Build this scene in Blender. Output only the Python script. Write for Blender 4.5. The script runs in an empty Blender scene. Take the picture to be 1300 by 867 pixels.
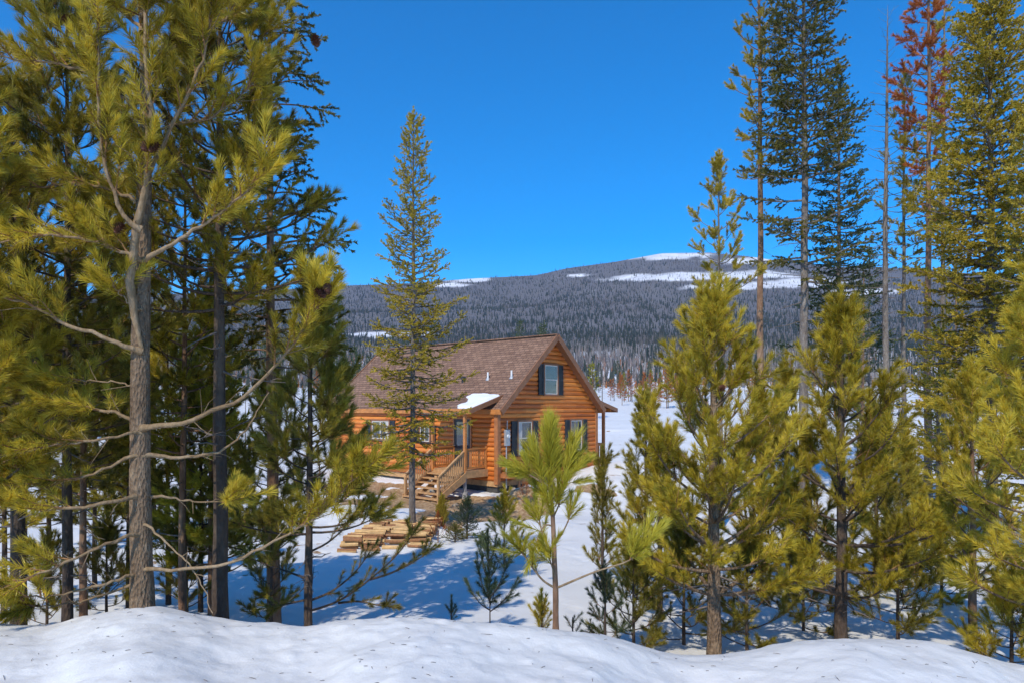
import bpy, math, random
import numpy as np
from mathutils import Vector, Matrix

random.seed(7)
RNG = np.random.default_rng(7)
S = bpy.context.scene
COL = S.collection
F = 866.67          # focal length in picture widths of 1300
CZ = 3.1            # eye height above the cabin sill
HR = 515.0          # horizon row


def at(px, row, Y):
    return np.array([(px - 650.0) / F * Y, Y, CZ - (row - HR) / F * Y])


# ------------------------------------------------------------------ noise
def _h(ix, iy, s):
    v = np.sin(ix * 127.1 + iy * 311.7 + s * 74.7) * 43758.5453
    return v - np.floor(v)


def vn(x, y, s=0):
    x = np.asarray(x, float); y = np.asarray(y, float)
    ix = np.floor(x); iy = np.floor(y)
    fx = x - ix; fy = y - iy
    fx = fx * fx * (3 - 2 * fx); fy = fy * fy * (3 - 2 * fy)
    a = _h(ix, iy, s); b = _h(ix + 1, iy, s); c = _h(ix, iy + 1, s); d = _h(ix + 1, iy + 1, s)
    return (a * (1 - fx) + b * fx) * (1 - fy) + (c * (1 - fx) + d * fx) * fy - 0.5


def fbm(x, y, s=0, o=4):
    t = 0; a = 1.0
    for k in range(o):
        t = t + a * vn(np.asarray(x) * 2 ** k, np.asarray(y) * 2 ** k, s + k * 3)
        a *= .5
    return t


def sst(a, b, x):
    t = np.clip((np.asarray(x, float) - a) / (b - a), 0, 1)
    return t * t * (3 - 2 * t)


# ------------------------------------------------------------------ terrain
YC = 5.6
_cpx = [-900, -200, 0, 60, 100, 180, 250, 300, 400, 450, 520, 640, 760, 830, 870, 940, 1000, 1090, 1200, 1250, 1290, 1400, 2200]
_crw = [790, 792, 795, 801, 786, 775, 785, 796, 801, 787, 779, 787, 804, 834, 846, 838, 829, 819, 832, 850, 866, 872, 870]
_cx = [(p - 650) / F * YC for p in _cpx]
_cz = [CZ - (r - HR) / F * YC for r in _crw]
_sx = np.linspace(_cx[0], _cx[-1], 900)
_szr = np.interp(_sx, _cx, _cz)
_szr = np.convolve(np.pad(_szr, 6, mode='edge'), np.ones(13) / 13, 'valid')
_my = [-300, 8.5, 12, 16, 20, 27, 33, 40, 55, 70, 120, 240, 380]
_mz = [0.1, 0.05, -.2, -.4, -.5, -.55, -.35, 0.0, .75, 1.5, 3.9, 7.8, 12.0]
MOUNDS = [(0.35, 24.6, .62, .9), (1.5, 25.0, .5, .9), (2.7, 26.6, .55, 1.2), (4.2, 28.0, .45, 1.5), (4.6, 31.2, .6, 2.4), (6.5, 33, .45, 3),
          (-2.9, 17.8, .2, .7), (-5.6, 22.5, .22, 1.3), (-.9, 17.2, .12, 1.0), (5.4, 25.5, .3, 1.4), (1.0, 20.5, .12, 1.2), (-2.1, 18.9, .28, .45)]


def dirt_mask(x, y):
    m = np.zeros_like(np.asarray(x, float))
    for cx, cy, rx, ry in [(-2.7, 25.2, 2.0, 1.3), (-1.2, 23.6, 1.9, 1.9), (-4.6, 26.4, 2.0, 1.1), (-2.4, 21.6, .9, 1.7), (-7.0, 30.5, 2.2, 1.0), (-.2, 25.8, 1.4, .8),
                           (-2.0, 20.4, .5, 1.2), (3.25, 26.2, .75, .5), (-.3, 22.2, 1.0, .8), (-1.6, 26.6, 2.6, .9), (.3, 23.6, .9, .7), (-5.2, 28.6, 2.4, .9)]:
        q = 1.32 - np.sqrt(((x - cx) / rx) ** 2 + ((y - cy) / ry) ** 2)
        m = np.maximum(m, q)
    m = m + .42 * fbm(np.asarray(x) * 1.7, np.asarray(y) * 1.7, 31)
    return np.clip(m * 2.2, 0, 1)


def zg(x, y):
    x = np.asarray(x, float); y = np.asarray(y, float)
    mid = np.interp(y, _my, _mz)
    mid = mid + .10 * fbm(x * .35, y * .35, 5) * sst(8, 12, y) + .5 * fbm(x * .03, y * .03, 9) * sst(35, 80, y)
    for mx, my, mh, mr in MOUNDS:
        mid = mid + mh * np.exp(-((x - mx) ** 2 + (y - my) ** 2) / (mr * mr))
    mid = mid + .10 * np.abs(fbm(x * 1.6, y * 1.6, 44)) * sst(22, 24, y) * (1 - sst(30, 34, y)) * (1 - dirt_mask(x, y))
    mid = mid - .08 * dirt_mask(x, y) + .10 * fbm(x * 2.5, y * 2.5, 3) * dirt_mask(x, y)
    # track cut across the meadow
    yt = 58 + x * .05
    mid = mid - .5 * np.exp(-((y - yt) / .8) ** 2) + .18 * np.exp(-((y - yt + 1.6) / .8) ** 2)
    yc = YC + .35 * vn(x * .7, x * 0, 12)
    u = x / np.maximum(y, 1.0)
    cz = np.interp(x * YC / np.clip(y, YC * .8, YC * 1.15), _sx, _szr)
    near = cz + .05 * fbm(x * .8, y * .8, 20, 3) * sst(5.6, 4.6, y) * 1.0 + .012 * fbm(x * 5, y * 5, 22, 3)
    near = near - .05 + .05 * fbm(x * 1.9, y * 1.9, 25, 3)
    lump = np.clip(fbm(x * 7, y * 7, 61, 2) - .22, 0, 1) * np.clip(.5 + fbm(x * .6, y * .9, 62, 2) * 1.6, 0, 1)
    near = near + .05 * lump + .007 * fbm(x * 11, y * 11, 64, 3) - .02 * np.abs(fbm(x * 3.5, y * 3.5, 63, 2))
    tr = sst(yc, yc + 2.9, y)
    z = near * (1 - tr) + mid * tr
    return z


def zg1(x, y):
    return float(zg(np.array([x]), np.array([y]))[0])


_hp = [-900, -200, 0, 200, 330, 440, 520, 600, 680, 720, 780, 840, 900, 960, 1000, 1060, 1140, 1240, 1400, 1700, 2300]
_hrow = [392, 384, 378, 374, 370, 363, 360, 354, 350, 341, 333, 322, 321, 327, 334, 339, 341, 348, 358, 380, 400]
DR = 2600.0
U0 = 370.0


def hillz(x, y):
    x = np.asarray(x, float); y = np.asarray(y, float)
    u = x / y
    es = (HR - np.interp(u * F + 650, _hp, _hrow)) / F
    e0 = (zg(x, np.full_like(y, U0)) - CZ) / U0
    t = np.clip((y - U0) / (DR - U0), 0, 1)
    e = e0 + (es - e0) * t ** .72
    z = CZ + e * np.minimum(y, DR)
    z = z + 26 * fbm(x / 330, y / 330, 50) * np.sin(np.pi * np.clip(t, 0, 1)) ** .8
    z = z - np.maximum(y - DR, 0) * .22
    return z


# ------------------------------------------------------------------ mesh helpers
def mesh_np(name, V, Q=None, T=None, mats=(), mi=None, tint=None, smooth=False):
    V = np.asarray(V, np.float32)
    nq = 0 if Q is None else len(Q)
    nt = 0 if T is None else len(T)
    me = bpy.data.meshes.new(name)
    me.vertices.add(len(V)); me.vertices.foreach_set('co', V.ravel())
    loops = []
    if nq: loops.append(np.asarray(Q, np.int32).ravel())
    if nt: loops.append(np.asarray(T, np.int32).ravel())
    L = np.concatenate(loops)
    me.loops.add(len(L)); me.loops.foreach_set('vertex_index', L)
    me.polygons.add(nq + nt)
    st = np.concatenate([np.arange(nq) * 4, nq * 4 + np.arange(nt) * 3]).astype(np.int32)
    me.polygons.foreach_set('loop_start', st)
    for m in mats: me.materials.append(m)
    if mi is not None: me.polygons.foreach_set('material_index', np.asarray(mi, np.int32))
    me.polygons.foreach_set('use_smooth', np.full(nq + nt, bool(smooth)))
    if tint is not None:
        a = me.attributes.new('tint', 'FLOAT', 'POINT')
        a.data.foreach_set('value', np.asarray(tint, np.float32))
    me.update(calc_edges=True)
    return me


def link(name, me, parent=None, loc=None):
    o = bpy.data.objects.new(name, me)
    COL.objects.link(o)
    if parent is not None: o.parent = parent
    if loc is not None: o.location = loc
    return o


def tag(o, label=None, cat=None, group=None, kind=None):
    if label: o['label'] = label
    if cat: o['category'] = cat
    if group: o['group'] = group
    if kind: o['kind'] = kind
    return o


def empty(name, loc, rz=0, label=None, cat=None, group=None):
    o = bpy.data.objects.new(name, None); COL.objects.link(o)
    o.empty_display_size = .2
    o.location = loc; o.rotation_euler = (0, 0, rz)
    return tag(o, label, cat, group)


def copy_tree(o, parent=None):
    c = o.copy(); COL.objects.link(c)
    if parent is not None: c.parent = parent
    for ch in list(o.children):
        copy_tree(ch, c)
    return c


class MB:
    """collects quads and triangles"""
    def __init__(s): s.V = []; s.Q = []; s.T = []; s.n = 0

    def add(s, V, Q=(), T=()):
        V = np.asarray(V, float).reshape(-1, 3)
        s.V.append(V)
        if len(Q): s.Q.append(np.asarray(Q, int).reshape(-1, 4) + s.n)
        if len(T): s.T.append(np.asarray(T, int).reshape(-1, 3) + s.n)
        s.n += len(V)

    def box(s, x0, x1, y0, y1, z0, z1, b=.006):
        # box with small chamfers on its long edges
        P = np.array([(x, y, z) for z in (z0, z1) for y in (y0, y1) for x in (x0, x1)])
        s.hexa(P)

    def hexa(s, P):
        s.add(P, [(0, 2, 3, 1), (4, 5, 7, 6), (0, 1, 5, 4), (2, 6, 7, 3), (0, 4, 6, 2), (1, 3, 7, 5)])

    def beam(s, a, b, w, h, up=(0, 0, 1)):
        a = np.array(a, float); b = np.array(b, float)
        d = b - a; d /= np.linalg.norm(d)
        up = np.array(up, float)
        sd = np.cross(d, up)
        if np.linalg.norm(sd) < 1e-5: sd = np.array([1., 0, 0])
        sd /= np.linalg.norm(sd); u2 = np.cross(sd, d)
        P = []
        for k in (-1, 1):
            for p in (a, b):
                for j in (-1, 1):
                    P.append(p + sd * j * w / 2 + u2 * k * h / 2)
        s.hexa(np.array(P))

    def tube(s, pts, rad, n=6, cap=False, rough=0):
        pts = np.asarray(pts, float); m = len(pts)
        rad = np.broadcast_to(np.asarray(rad, float), (m,))
        tg = np.gradient(pts, axis=0)
        tg /= np.linalg.norm(tg, axis=1)[:, None] + 1e-9
        ref = np.array([1., 0, 0]) if abs(tg[0][0]) < .8 else np.array([0, 1., 0])
        A = np.cross(tg, ref); A /= np.linalg.norm(A, axis=1)[:, None] + 1e-9
        B = np.cross(tg, A)
        an = np.arange(n) / n * 2 * np.pi
        R = rad[:, None, None]
        if rough: R = R * (1 + rough * (RNG.random((m, n, 1)) - .5))
        V = pts[:, None, :] + R * (np.cos(an)[None, :, None] * A[:, None, :] + np.sin(an)[None, :, None] * B[:, None, :])
        i = np.arange(m - 1)[:, None] * n; j = np.arange(n)[None, :]; j2 = (j + 1) % n
        Q = np.stack([i + j, i + j2, i + n + j2, i + n + j], -1).reshape(-1, 4)
        V = V.reshape(-1, 3)
        if cap:
            V = np.vstack([V, pts[0], pts[-1]])
            k = np.arange(n); k2 = (k + 1) % n
            T = np.vstack([np.stack([np.full(n, m * n), k2, k], -1), np.stack([np.full(n, m * n + 1), (m - 1) * n + k, (m - 1) * n + k2], -1)])
            s.add(V, Q, T)
        else:
            s.add(V, Q)

    def arrays(s):
        return (np.vstack(s.V), np.vstack(s.Q) if s.Q else None, np.vstack(s.T) if s.T else None)

    def build(s, name, mat, parent=None, smooth=False, loc=None, bevel=0):
        V, Q, T = s.arrays()
        me = mesh_np(name, V, Q, T, [mat], smooth=smooth)
        o = link(name, me, parent, loc)
        if bevel:
            m = o.modifiers.new('edge', 'BEVEL'); m.width = bevel; m.segments = 1; m.limit_method = 'ANGLE'
        return o


# ------------------------------------------------------------------ materials
def nt_new(name):
    m = bpy.data.materials.new(name); m.use_nodes = True
    nt = m.node_tree; nt.nodes.clear()
    out = nt.nodes.new('ShaderNodeOutputMaterial')
    return m, nt, out


def N(nt, t, **kw):
    n = nt.nodes.new(t)
    for k, v in kw.items():
        if k.startswith('i_'):
            key = k[2:]
            key = int(key) if key.isdigit() else key.replace('_', ' ')
            n.inputs[key].default_value = v
        else:
            setattr(n, k, v)
    return n


def ramp(nt, stops, interp='LINEAR'):
    r = nt.nodes.new('ShaderNodeValToRGB'); r.color_ramp.interpolation = interp
    e = r.color_ramp.elements
    while len(e) > 1: e.remove(e[-1])
    e[0].position = stops[0][0]; e[0].color = (*stops[0][1], 1)
    for p, c in stops[1:]:
        k = e.new(p); k.color = (*c, 1)
    return r


def simple(name, col, rough=.6, var=.25, scale=8, metallic=0, bump=0, spec=.5):
    m, nt, out = nt_new(name); L = nt.links.new
    p = N(nt, 'ShaderNodeBsdfPrincipled'); p.inputs['Roughness'].default_value = rough
    p.inputs['Metallic'].default_value = metallic; p.inputs['Specular IOR Level'].default_value = spec
    tc = N(nt, 'ShaderNodeTexCoord'); no = N(nt, 'ShaderNodeTexNoise'); no.inputs['Scale'].default_value = scale; no.inputs['Detail'].default_value = 5
    L(tc.outputs['Object'], no.inputs['Vector'])
    r = ramp(nt, [(.25, tuple(c * (1 - var) for c in col)), (.75, tuple(min(1, c * (1 + var)) for c in col))])
    L(no.outputs['Fac'], r.inputs['Fac']); L(r.outputs['Color'], p.inputs['Base Color'])
    if bump:
        b = N(nt, 'ShaderNodeBump'); b.inputs['Strength'].default_value = bump; b.inputs['Distance'].default_value = .02
        L(no.outputs['Fac'], b.inputs['Height']); L(b.outputs['Normal'], p.inputs['Normal'])
    L(p.outputs['BSDF'], out.inputs['Surface'])
    return m


def needle_mat(name, dark, mid, lite, trans=.3):
    m, nt, out = nt_new(name); L = nt.links.new
    a = N(nt, 'ShaderNodeAttribute', attribute_name='tint')
    g = N(nt, 'ShaderNodeNewGeometry')
    mm = N(nt, 'ShaderNodeMath', operation='MULTIPLY_ADD'); mm.inputs[1].default_value = .35
    L(g.outputs['Random Per Island'], mm.inputs[0]); L(a.outputs['Fac'], mm.inputs[2])
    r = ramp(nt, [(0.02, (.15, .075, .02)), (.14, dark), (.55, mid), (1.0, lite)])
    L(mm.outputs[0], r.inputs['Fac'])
    p = N(nt, 'ShaderNodeBsdfPrincipled'); p.inputs['Roughness'].default_value = .42
    p.inputs['Specular IOR Level'].default_value = .35
    L(r.outputs['Color'], p.inputs['Base Color'])
    t = N(nt, 'ShaderNodeBsdfTranslucent'); L(r.outputs['Color'], t.inputs['Color'])
    mx = N(nt, 'ShaderNodeMixShader'); mx.inputs[0].default_value = trans
    L(p.outputs['BSDF'], mx.inputs[1]); L(t.outputs['BSDF'], mx.inputs[2]); L(mx.outputs[0], out.inputs['Surface'])
    return m


def bark_mat(name, c0, c1, c2, sc=14, bump=.8):
    m, nt, out = nt_new(name); L = nt.links.new
    tc = N(nt, 'ShaderNodeTexCoord'); mp = N(nt, 'ShaderNodeMapping'); mp.inputs['Scale'].default_value = (1, 1, .42)
    L(tc.outputs['Object'], mp.inputs['Vector'])
    no = N(nt, 'ShaderNodeTexNoise'); no.inputs['Scale'].default_value = sc; no.inputs['Detail'].default_value = 8; no.inputs['Roughness'].default_value = .7
    vo = N(nt, 'ShaderNodeTexVoronoi'); vo.inputs['Scale'].default_value = sc * 2.2
    big = N(nt, 'ShaderNodeTexNoise'); big.inputs['Scale'].default_value = 1.6; big.inputs['Detail'].default_value = 3
    for k in (no, vo, big): L(mp.outputs[0], k.inputs['Vector'])
    r = ramp(nt, [(.3, c0), (.5, c1), (.72, c2)])
    mx = N(nt, 'ShaderNodeMath', operation='ADD'); 
    m1 = N(nt, 'ShaderNodeMath', operation='MULTIPLY'); m1.inputs[1].default_value = .6
    m2 = N(nt, 'ShaderNodeMath', operation='MULTIPLY'); m2.inputs[1].default_value = .45
    L(no.outputs['Fac'], m1.inputs[0]); L(big.outputs['Fac'], m2.inputs[0]); L(m1.outputs[0], mx.inputs[0]); L(m2.outputs[0], mx.inputs[1])
    L(mx.outputs[0], r.inputs['Fac'])
    p = N(nt, 'ShaderNodeBsdfPrincipled'); p.inputs['Roughness'].default_value = .85; p.inputs['Specular IOR Level'].default_value = .2
    L(r.outputs['Color'], p.inputs['Base Color'])
    b = N(nt, 'ShaderNodeBump'); b.inputs['Strength'].default_value = bump; b.inputs['Distance'].default_value = .028
    ad = N(nt, 'ShaderNodeMath', operation='ADD'); L(no.outputs['Fac'], ad.inputs[0]); L(vo.outputs['Distance'], ad.inputs[1])
    L(ad.outputs[0], b.inputs['Height']); L(b.outputs['Normal'], p.inputs['Normal'])
    L(p.outputs['BSDF'], out.inputs['Surface'])
    return m


M = {}
M['needle_near'] = needle_mat('needles_bright_pine', (.075, .068, .010), (.33, .245, .016), (.70, .54, .055), .3)
M['needle_dark'] = needle_mat('needles_dark_pine', (.055, .055, .012), (.20, .168, .020), (.46, .37, .045), .25)
M['needle_gold'] = needle_mat('needles_golden_pine', (.10, .10, .012), (.36, .31, .022), (.60, .52, .06), .35)
M['needle_spruce'] = needle_mat('needles_spruce', (.04, .048, .012), (.14, .13, .028), (.30, .24, .05), .25)
M['needle_blue'] = needle_mat('needles_young_spruce', (.025, .04, .025), (.07, .095, .04), (.16, .19, .07), .2)
M['needle_olive'] = needle_mat('needles_olive_spruce', (.11, .095, .012), (.38, .285, .028), (.62, .47, .055), .25)
M['needle_rust'] = needle_mat('needles_dead_rust', (.18, .05, .012), (.46, .13, .028), (.6, .22, .06), .25)
M['twig'] = simple('twig_bark', (.26, .13, .05), .8, .35, 30)
M['deadtwig'] = simple('dead_twig', (.16, .125, .10), .85, .3, 30)
M['bark_a'] = bark_mat('bark_grey_pine', (.08, .05, .03), (.20, .135, .085), (.40, .30, .20), 20, 1.0)
M['bark_limb'] = bark_mat('bark_smooth_limb', (.11, .065, .035), (.23, .155, .085), (.42, .31, .20), 16, .4)
M['bark_dark'] = bark_mat('bark_dark_pine', (.035, .025, .018), (.085, .06, .045), (.16, .115, .08), 12)
M['bark_red'] = bark_mat('bark_red_pine', (.10, .05, .03), (.22, .125, .075), (.38, .26, .17), 9)
M['bark_grey'] = bark_mat('bark_grey_spruce', (.07, .055, .045), (.16, .13, .11), (.34, .30, .26), 9)
M['cone'] = simple('cone_scales', (.09, .03, .015), .7, .5, 60)


# ---- snow ground
def ground_material():
    m, nt, out = nt_new('snow_and_dirt'); L = nt.links.new
    g = N(nt, 'ShaderNodeNewGeometry')
    a = N(nt, 'ShaderNodeAttribute', attribute_name='tint')
    def noise(sc, det=5, rg=.55):
        n = N(nt, 'ShaderNodeTexNoise'); n.inputs['Scale'].default_value = sc; n.inputs['Detail'].default_value = det; n.inputs['Roughness'].default_value = rg
        L(g.outputs['Position'], n.inputs['Vector']); return n
    n1 = noise(.7); n2 = noise(9, 6); n3 = noise(60, 4, .7); n4 = noise(3.1, 6); n5 = noise(240, 2)
    snow = ramp(nt, [(.3, (.70, .69, .67)), (.7, (.78, .77, .745))]); L(n1.outputs['Fac'], snow.inputs['Fac'])
    # flecks of needle litter lying on the snow
    fl = ramp(nt, [(.69, (0, 0, 0)), (.76, (1, 1, 1))]); L(n3.outputs['Fac'], fl.inputs['Fac'])
    fm = ramp(nt, [(.45, (0, 0, 0)), (.72, (.5, .5, .5))]); L(n1.outputs['Fac'], fm.inputs['Fac'])
    fx = N(nt, 'ShaderNodeMath', operation='MULTIPLY'); L(fl.outputs['Color'], fx.inputs[0]); L(fm.outputs['Color'], fx.inputs[1])
    s2 = N(nt, 'ShaderNodeMix', data_type='RGBA'); L(fx.outputs[0], s2.inputs['Factor']); L(snow.outputs['Color'], s2.inputs['A']); s2.inputs['B'].default_value = (.30, .24, .17, 1)
    dirt = ramp(nt, [(.25, (.15, .085, .04)), (.5, (.36, .225, .115)), (.75, (.54, .40, .24))]); L(n2.outputs['Fac'], dirt.inputs['Fac'])
    ad = N(nt, 'ShaderNodeMath', operation='ADD')
    sc = N(nt, 'ShaderNodeMath', operation='MULTIPLY_ADD'); sc.inputs[1].default_value = .9; sc.inputs[2].default_value = -.45
    gate = N(nt, 'ShaderNodeMath', operation='MULTIPLY'); g2 = N(nt, 'ShaderNodeMath', operation='GREATER_THAN'); g2.inputs[1].default_value = .03
    L(n4.outputs['Fac'], sc.inputs[0]); L(sc.outputs[0], ad.inputs[0]); L(a.outputs['Fac'], ad.inputs[1]); L(a.outputs['Fac'], g2.inputs[0])
    th = ramp(nt, [(.46, (0, 0, 0)), (.54, (1, 1, 1))]); L(ad.outputs[0], gate.inputs[0]); L(g2.outputs[0], gate.inputs[1]); L(gate.outputs[0], th.inputs['Fac'])
    mx = N(nt, 'ShaderNodeMix', data_type='RGBA'); L(th.outputs['Color'], mx.inputs['Factor']); L(s2.outputs['Result'], mx.inputs['A']); L(dirt.outputs['Color'], mx.inputs['B'])
    p = N(nt, 'ShaderNodeBsdfPrincipled'); p.inputs['Roughness'].default_value = .65; p.inputs['Specular IOR Level'].default_value = .25
    L(mx.outputs['Result'], p.inputs['Base Color'])
    h = N(nt, 'ShaderNodeMath', operation='MULTIPLY_ADD'); h.inputs[1].default_value = .25; L(n3.outputs['Fac'], h.inputs[0]); L(n2.outputs['Fac'], h.inputs[2])
    h2 = N(nt, 'ShaderNodeMath', operation='MULTIPLY_ADD'); h2.inputs[1].default_value = .06; L(n5.outputs['Fac'], h2.inputs[0]); L(h.outputs[0], h2.inputs[2])
    b = N(nt, 'ShaderNodeBump'); b.inputs['Strength'].default_value = .35; b.inputs['Distance'].default_value = .04
    L(h2.outputs[0], b.inputs['Height']); L(b.outputs['Normal'], p.inputs['Normal'])
    L(p.outputs['BSDF'], out.inputs['Surface'])
    return m


def hill_material():
    m, nt, out = nt_new('hill_snow'); L = nt.links.new
    g = N(nt, 'ShaderNodeNewGeometry')
    n = N(nt, 'ShaderNodeTexNoise'); n.inputs['Scale'].default_value = .012; n.inputs['Detail'].default_value = 8
    L(g.outputs['Position'], n.inputs['Vector'])
    r = ramp(nt, [(.35, (.62, .62, .64)), (.65, (.82, .82, .83))]); L(n.outputs['Fac'], r.inputs['Fac'])
    a = N(nt, 'ShaderNodeAttribute', attribute_name='tint')
    litter = N(nt, 'ShaderNodeMix', data_type='RGBA'); L(a.outputs['Fac'], litter.inputs['Factor']); L(r.outputs['Color'], litter.inputs['A']); litter.inputs['B'].default_value = (.085, .078, .08, 1)
    p = N(nt, 'ShaderNodeBsdfDiffuse'); L(litter.outputs['Result'], p.inputs['Color'])
    L(p.outputs[0], out.inputs['Surface'])
    return m


def build_ground():
    nu, ny = 760, 560
    t = np.linspace(-1, 1, nu)
    u = 1.9 * np.sinh(2.0 * t) / np.sinh(2.0)
    s = np.linspace(0, 1, 400)
    yf = 2.5 * (U0 / 2.5) ** s                    # forward rows, log spaced
    yn = np.linspace(-300, 2.4, 60)
    y = np.concatenate([yn, yf]); y[-1] = U0
    fine = np.linspace(4.2, 9.5, 90); mid = np.linspace(15, 36, 160)
    y = np.unique(np.concatenate([y, fine, mid]))
    X = u[None, :] * (np.abs(y)[:, None] + 3.0); Y = np.repeat(y[:, None], nu, 1)
    Z = zg(X, Y)
    V = np.stack([X, Y, Z], -1).reshape(-1, 3)
    r = len(y)
    i = np.arange(r - 1)[:, None] * nu; j = np.arange(nu - 1)[None, :]
    Q = np.stack([i + j, i + j + 1, i + nu + j + 1, i + nu + j], -1).reshape(-1, 4)
    me = mesh_np('snow_ground', V, Q, None, [ground_material()], tint=dirt_mask(X, Y).ravel() * (Y.ravel() > 12), smooth=True)
    tag(link('snow_ground', me), 'snow covered ground with a low bank in front and bare dirt by the steps', 'ground', kind='structure')


BALD = [(845, 325, 44, 4.5), (895, 351, 110, 4.5), (596, 355, 26, 3.5), (1010, 360, 60, 5), (960, 331, 50, 3.5), (930, 364, 50, 3.5), (500, 425, 50, 3),
        (572, 362, 20, 2.2), (735, 350, 12, 1.8), (1100, 372, 40, 4)]


def bald(px, row):
    b = np.full_like(px, -.45)
    for cx, cy, rx, ry in BALD:
        b = np.maximum(b, 1.35 - np.sqrt(((px - cx) / rx) ** 2 + ((row - cy + .02 * (px - cx)) / ry) ** 2))
    return b + .75 * fbm(px / 16, row / 4, 77)


def build_hill():
    nu, ny = 420, 260
    u = np.linspace(-1.7, 1.7, nu)
    y = np.concatenate([U0 - 6 + (DR - U0 + 6) * np.linspace(0, 1, 210) ** 1.3, DR + 900 * np.linspace(.02, 1, 30)])
    X = u[None, :] * (np.abs(y)[:, None] + 3.0); Y = np.repeat(y[:, None], nu, 1)
    Z = hillz(X, Y) - (Y < U0 + 1) * .6
    px = X / Y * F + 650; row = HR - (Z - CZ) / Y * F
    bd = np.clip(bald(px, row) * 2, 0, 1)
    V = np.stack([X, Y, Z], -1).reshape(-1, 3)
    r = len(y)
    i = np.arange(r - 1)[:, None] * nu; j = np.arange(nu - 1)[None, :]
    Q = np.stack([i + j, i + j + 1, i + nu + j + 1, i + nu + j], -1).reshape(-1, 4)
    tint = (1 - bd) * np.clip((480 - row) / 50, 0, 1) * .9
    me = mesh_np('mountain', V, Q, None, [hill_material()], tint=tint.ravel(), smooth=True)
    tag(link('mountain', me), 'broad forested mountain with bare snowy patches near its top', 'mountain', kind='structure')


def forest_material():
    m, nt, out = nt_new('far_forest_trees'); L = nt.links.new
    a = N(nt, 'ShaderNodeAttribute', attribute_name='tint')
    r = ramp(nt, [(0, (.03, .042, .036)), (.3, (.055, .065, .052)), (.42, (.085, .075, .072)), (.65, (.14, .12, .115)), (.9, (.30, .27, .255)), (.97, (.33, .13, .05))])
    L(a.outputs['Fac'], r.inputs['Fac'])
    p = N(nt, 'ShaderNodeBsdfDiffuse'); L(r.outputs['Color'], p.inputs['Color']); L(p.outputs[0], out.inputs['Surface'])
    return m


def build_forest(n=150000):
    px = RNG.uniform(-420, 1720, n); tt = RNG.random(n)
    y = U0 + 8 + (DR - U0 - 8) * tt ** 1.15
    u = (px - 650) / F; x = u * y
    z = hillz(x, y); row = HR - (z - CZ) / y * F
    dead = 1 - np.clip((row - 330) / 60, 0, 1) * (1 - np.clip((row - 425) / 50, 0, 1))      # grey at the top and at the foot, green between
    patch = fbm(px / 60, row / 14, 90)
    keep = ((bald(px, row) < .12 + .1 * RNG.random(n)) | (RNG.random(n) < .16)) & (RNG.random(n) < .82 + patch)
    px, y, x, z, row, dead, patch = [q[keep] for q in (px, y, x, z, row, dead, patch)]
    n = len(px)
    tint = np.where(RNG.random(n) < np.clip(.25 + .6 * dead + .7 * patch, 0.05, .97), RNG.uniform(.42, .78, n), RNG.uniform(0, .34, n))
    lo = (row > 440) & (tint > .4); tint[lo] = RNG.uniform(.55, .93, lo.sum())
    ru = (row > 455) & (RNG.random(n) < .22); tint[ru] = RNG.uniform(.965, 1, ru.sum())
    H = (4 + 8.5 * RNG.random(n) ** 1.5) * np.where(ru, .5, 1); isd = (tint > .4) & ~ru
    R = np.where(isd, RNG.uniform(.045, .10, n), RNG.uniform(.11, .17, n)) * H
    R = np.maximum(R, .0)
    ns = 5; tiers = 4
    prof_z = np.array([.10, .38, .34, .62, .58, .84, .80, 1.0]); prof_r = np.array([1.0, .42, .80, .30, .58, .18, .34, .0])
    an = np.arange(ns) / ns * 2 * np.pi
    a0 = RNG.random(n) * 6.28
    jit = RNG.uniform(.55, 1.45, (n, len(prof_z), ns))
    ang = a0[:, None, None] + an[None, None, :]
    rr = R[:, None, None] * prof_r[None, :, None] * jit
    V = np.empty((n, len(prof_z), ns, 3), np.float32)
    V[..., 0] = x[:, None, None] + rr * np.cos(ang); V[..., 1] = y[:, None, None] + rr * np.sin(ang)
    V[..., 2] = z[:, None, None] - .5 + H[:, None, None] * prof_z[None, :, None] * RNG.uniform(.97, 1.03, (n, len(prof_z), ns))
    k = len(prof_z) * ns
    base = np.arange(n)[:, None, None] * k
    seg = np.array([0, 2, 4, 6])
    i = seg[:, None] * ns; j = np.arange(ns)[None, :]; j2 = (j + 1) % ns
    q = np.stack([i + j, i + j2, i + ns + j2, i + ns + j], -1).reshape(1, -1, 4)
    Q = (base + q).reshape(-1, 4)
    # thin stems
    me = mesh_np('forest', V.reshape(-1, 3), Q, None, [forest_material()], tint=np.repeat(tint, k))
    tag(link('forest', me), 'dense far off conifer forest, grey and dark green, covering the mountain', 'forest', kind='stuff')


# ------------------------------------------------------------------ needle brushes
def brush(n, ax, nl, w, a0=62, a1=22, seed=0, tipn=.25, bend=0):
    r = np.random.default_rng(seed)
    s = r.random(n) ** .85
    nt_ = int(n * tipn); s[:nt_] = r.uniform(.9, 1, nt_)
    ang = np.radians(a0 + (a1 - a0) * s + r.normal(0, 9, n))
    az = r.random(n) * 2 * np.pi
    d = np.stack([np.sin(ang) * np.cos(az), np.sin(ang) * np.sin(az), np.cos(ang)], -1)
    b = np.stack([np.zeros(n), np.zeros(n), s * ax], -1)
    l = nl * r.uniform(.7, 1.1, n)
    sd = np.cross(d, r.normal(size=(n, 3))); sd /= np.linalg.norm(sd, axis=1)[:, None]
    V = np.stack([b + sd * w / 2, b - sd * w / 2, b + d * l[:, None]], 1)
    return V.reshape(-1, 3)


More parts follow.
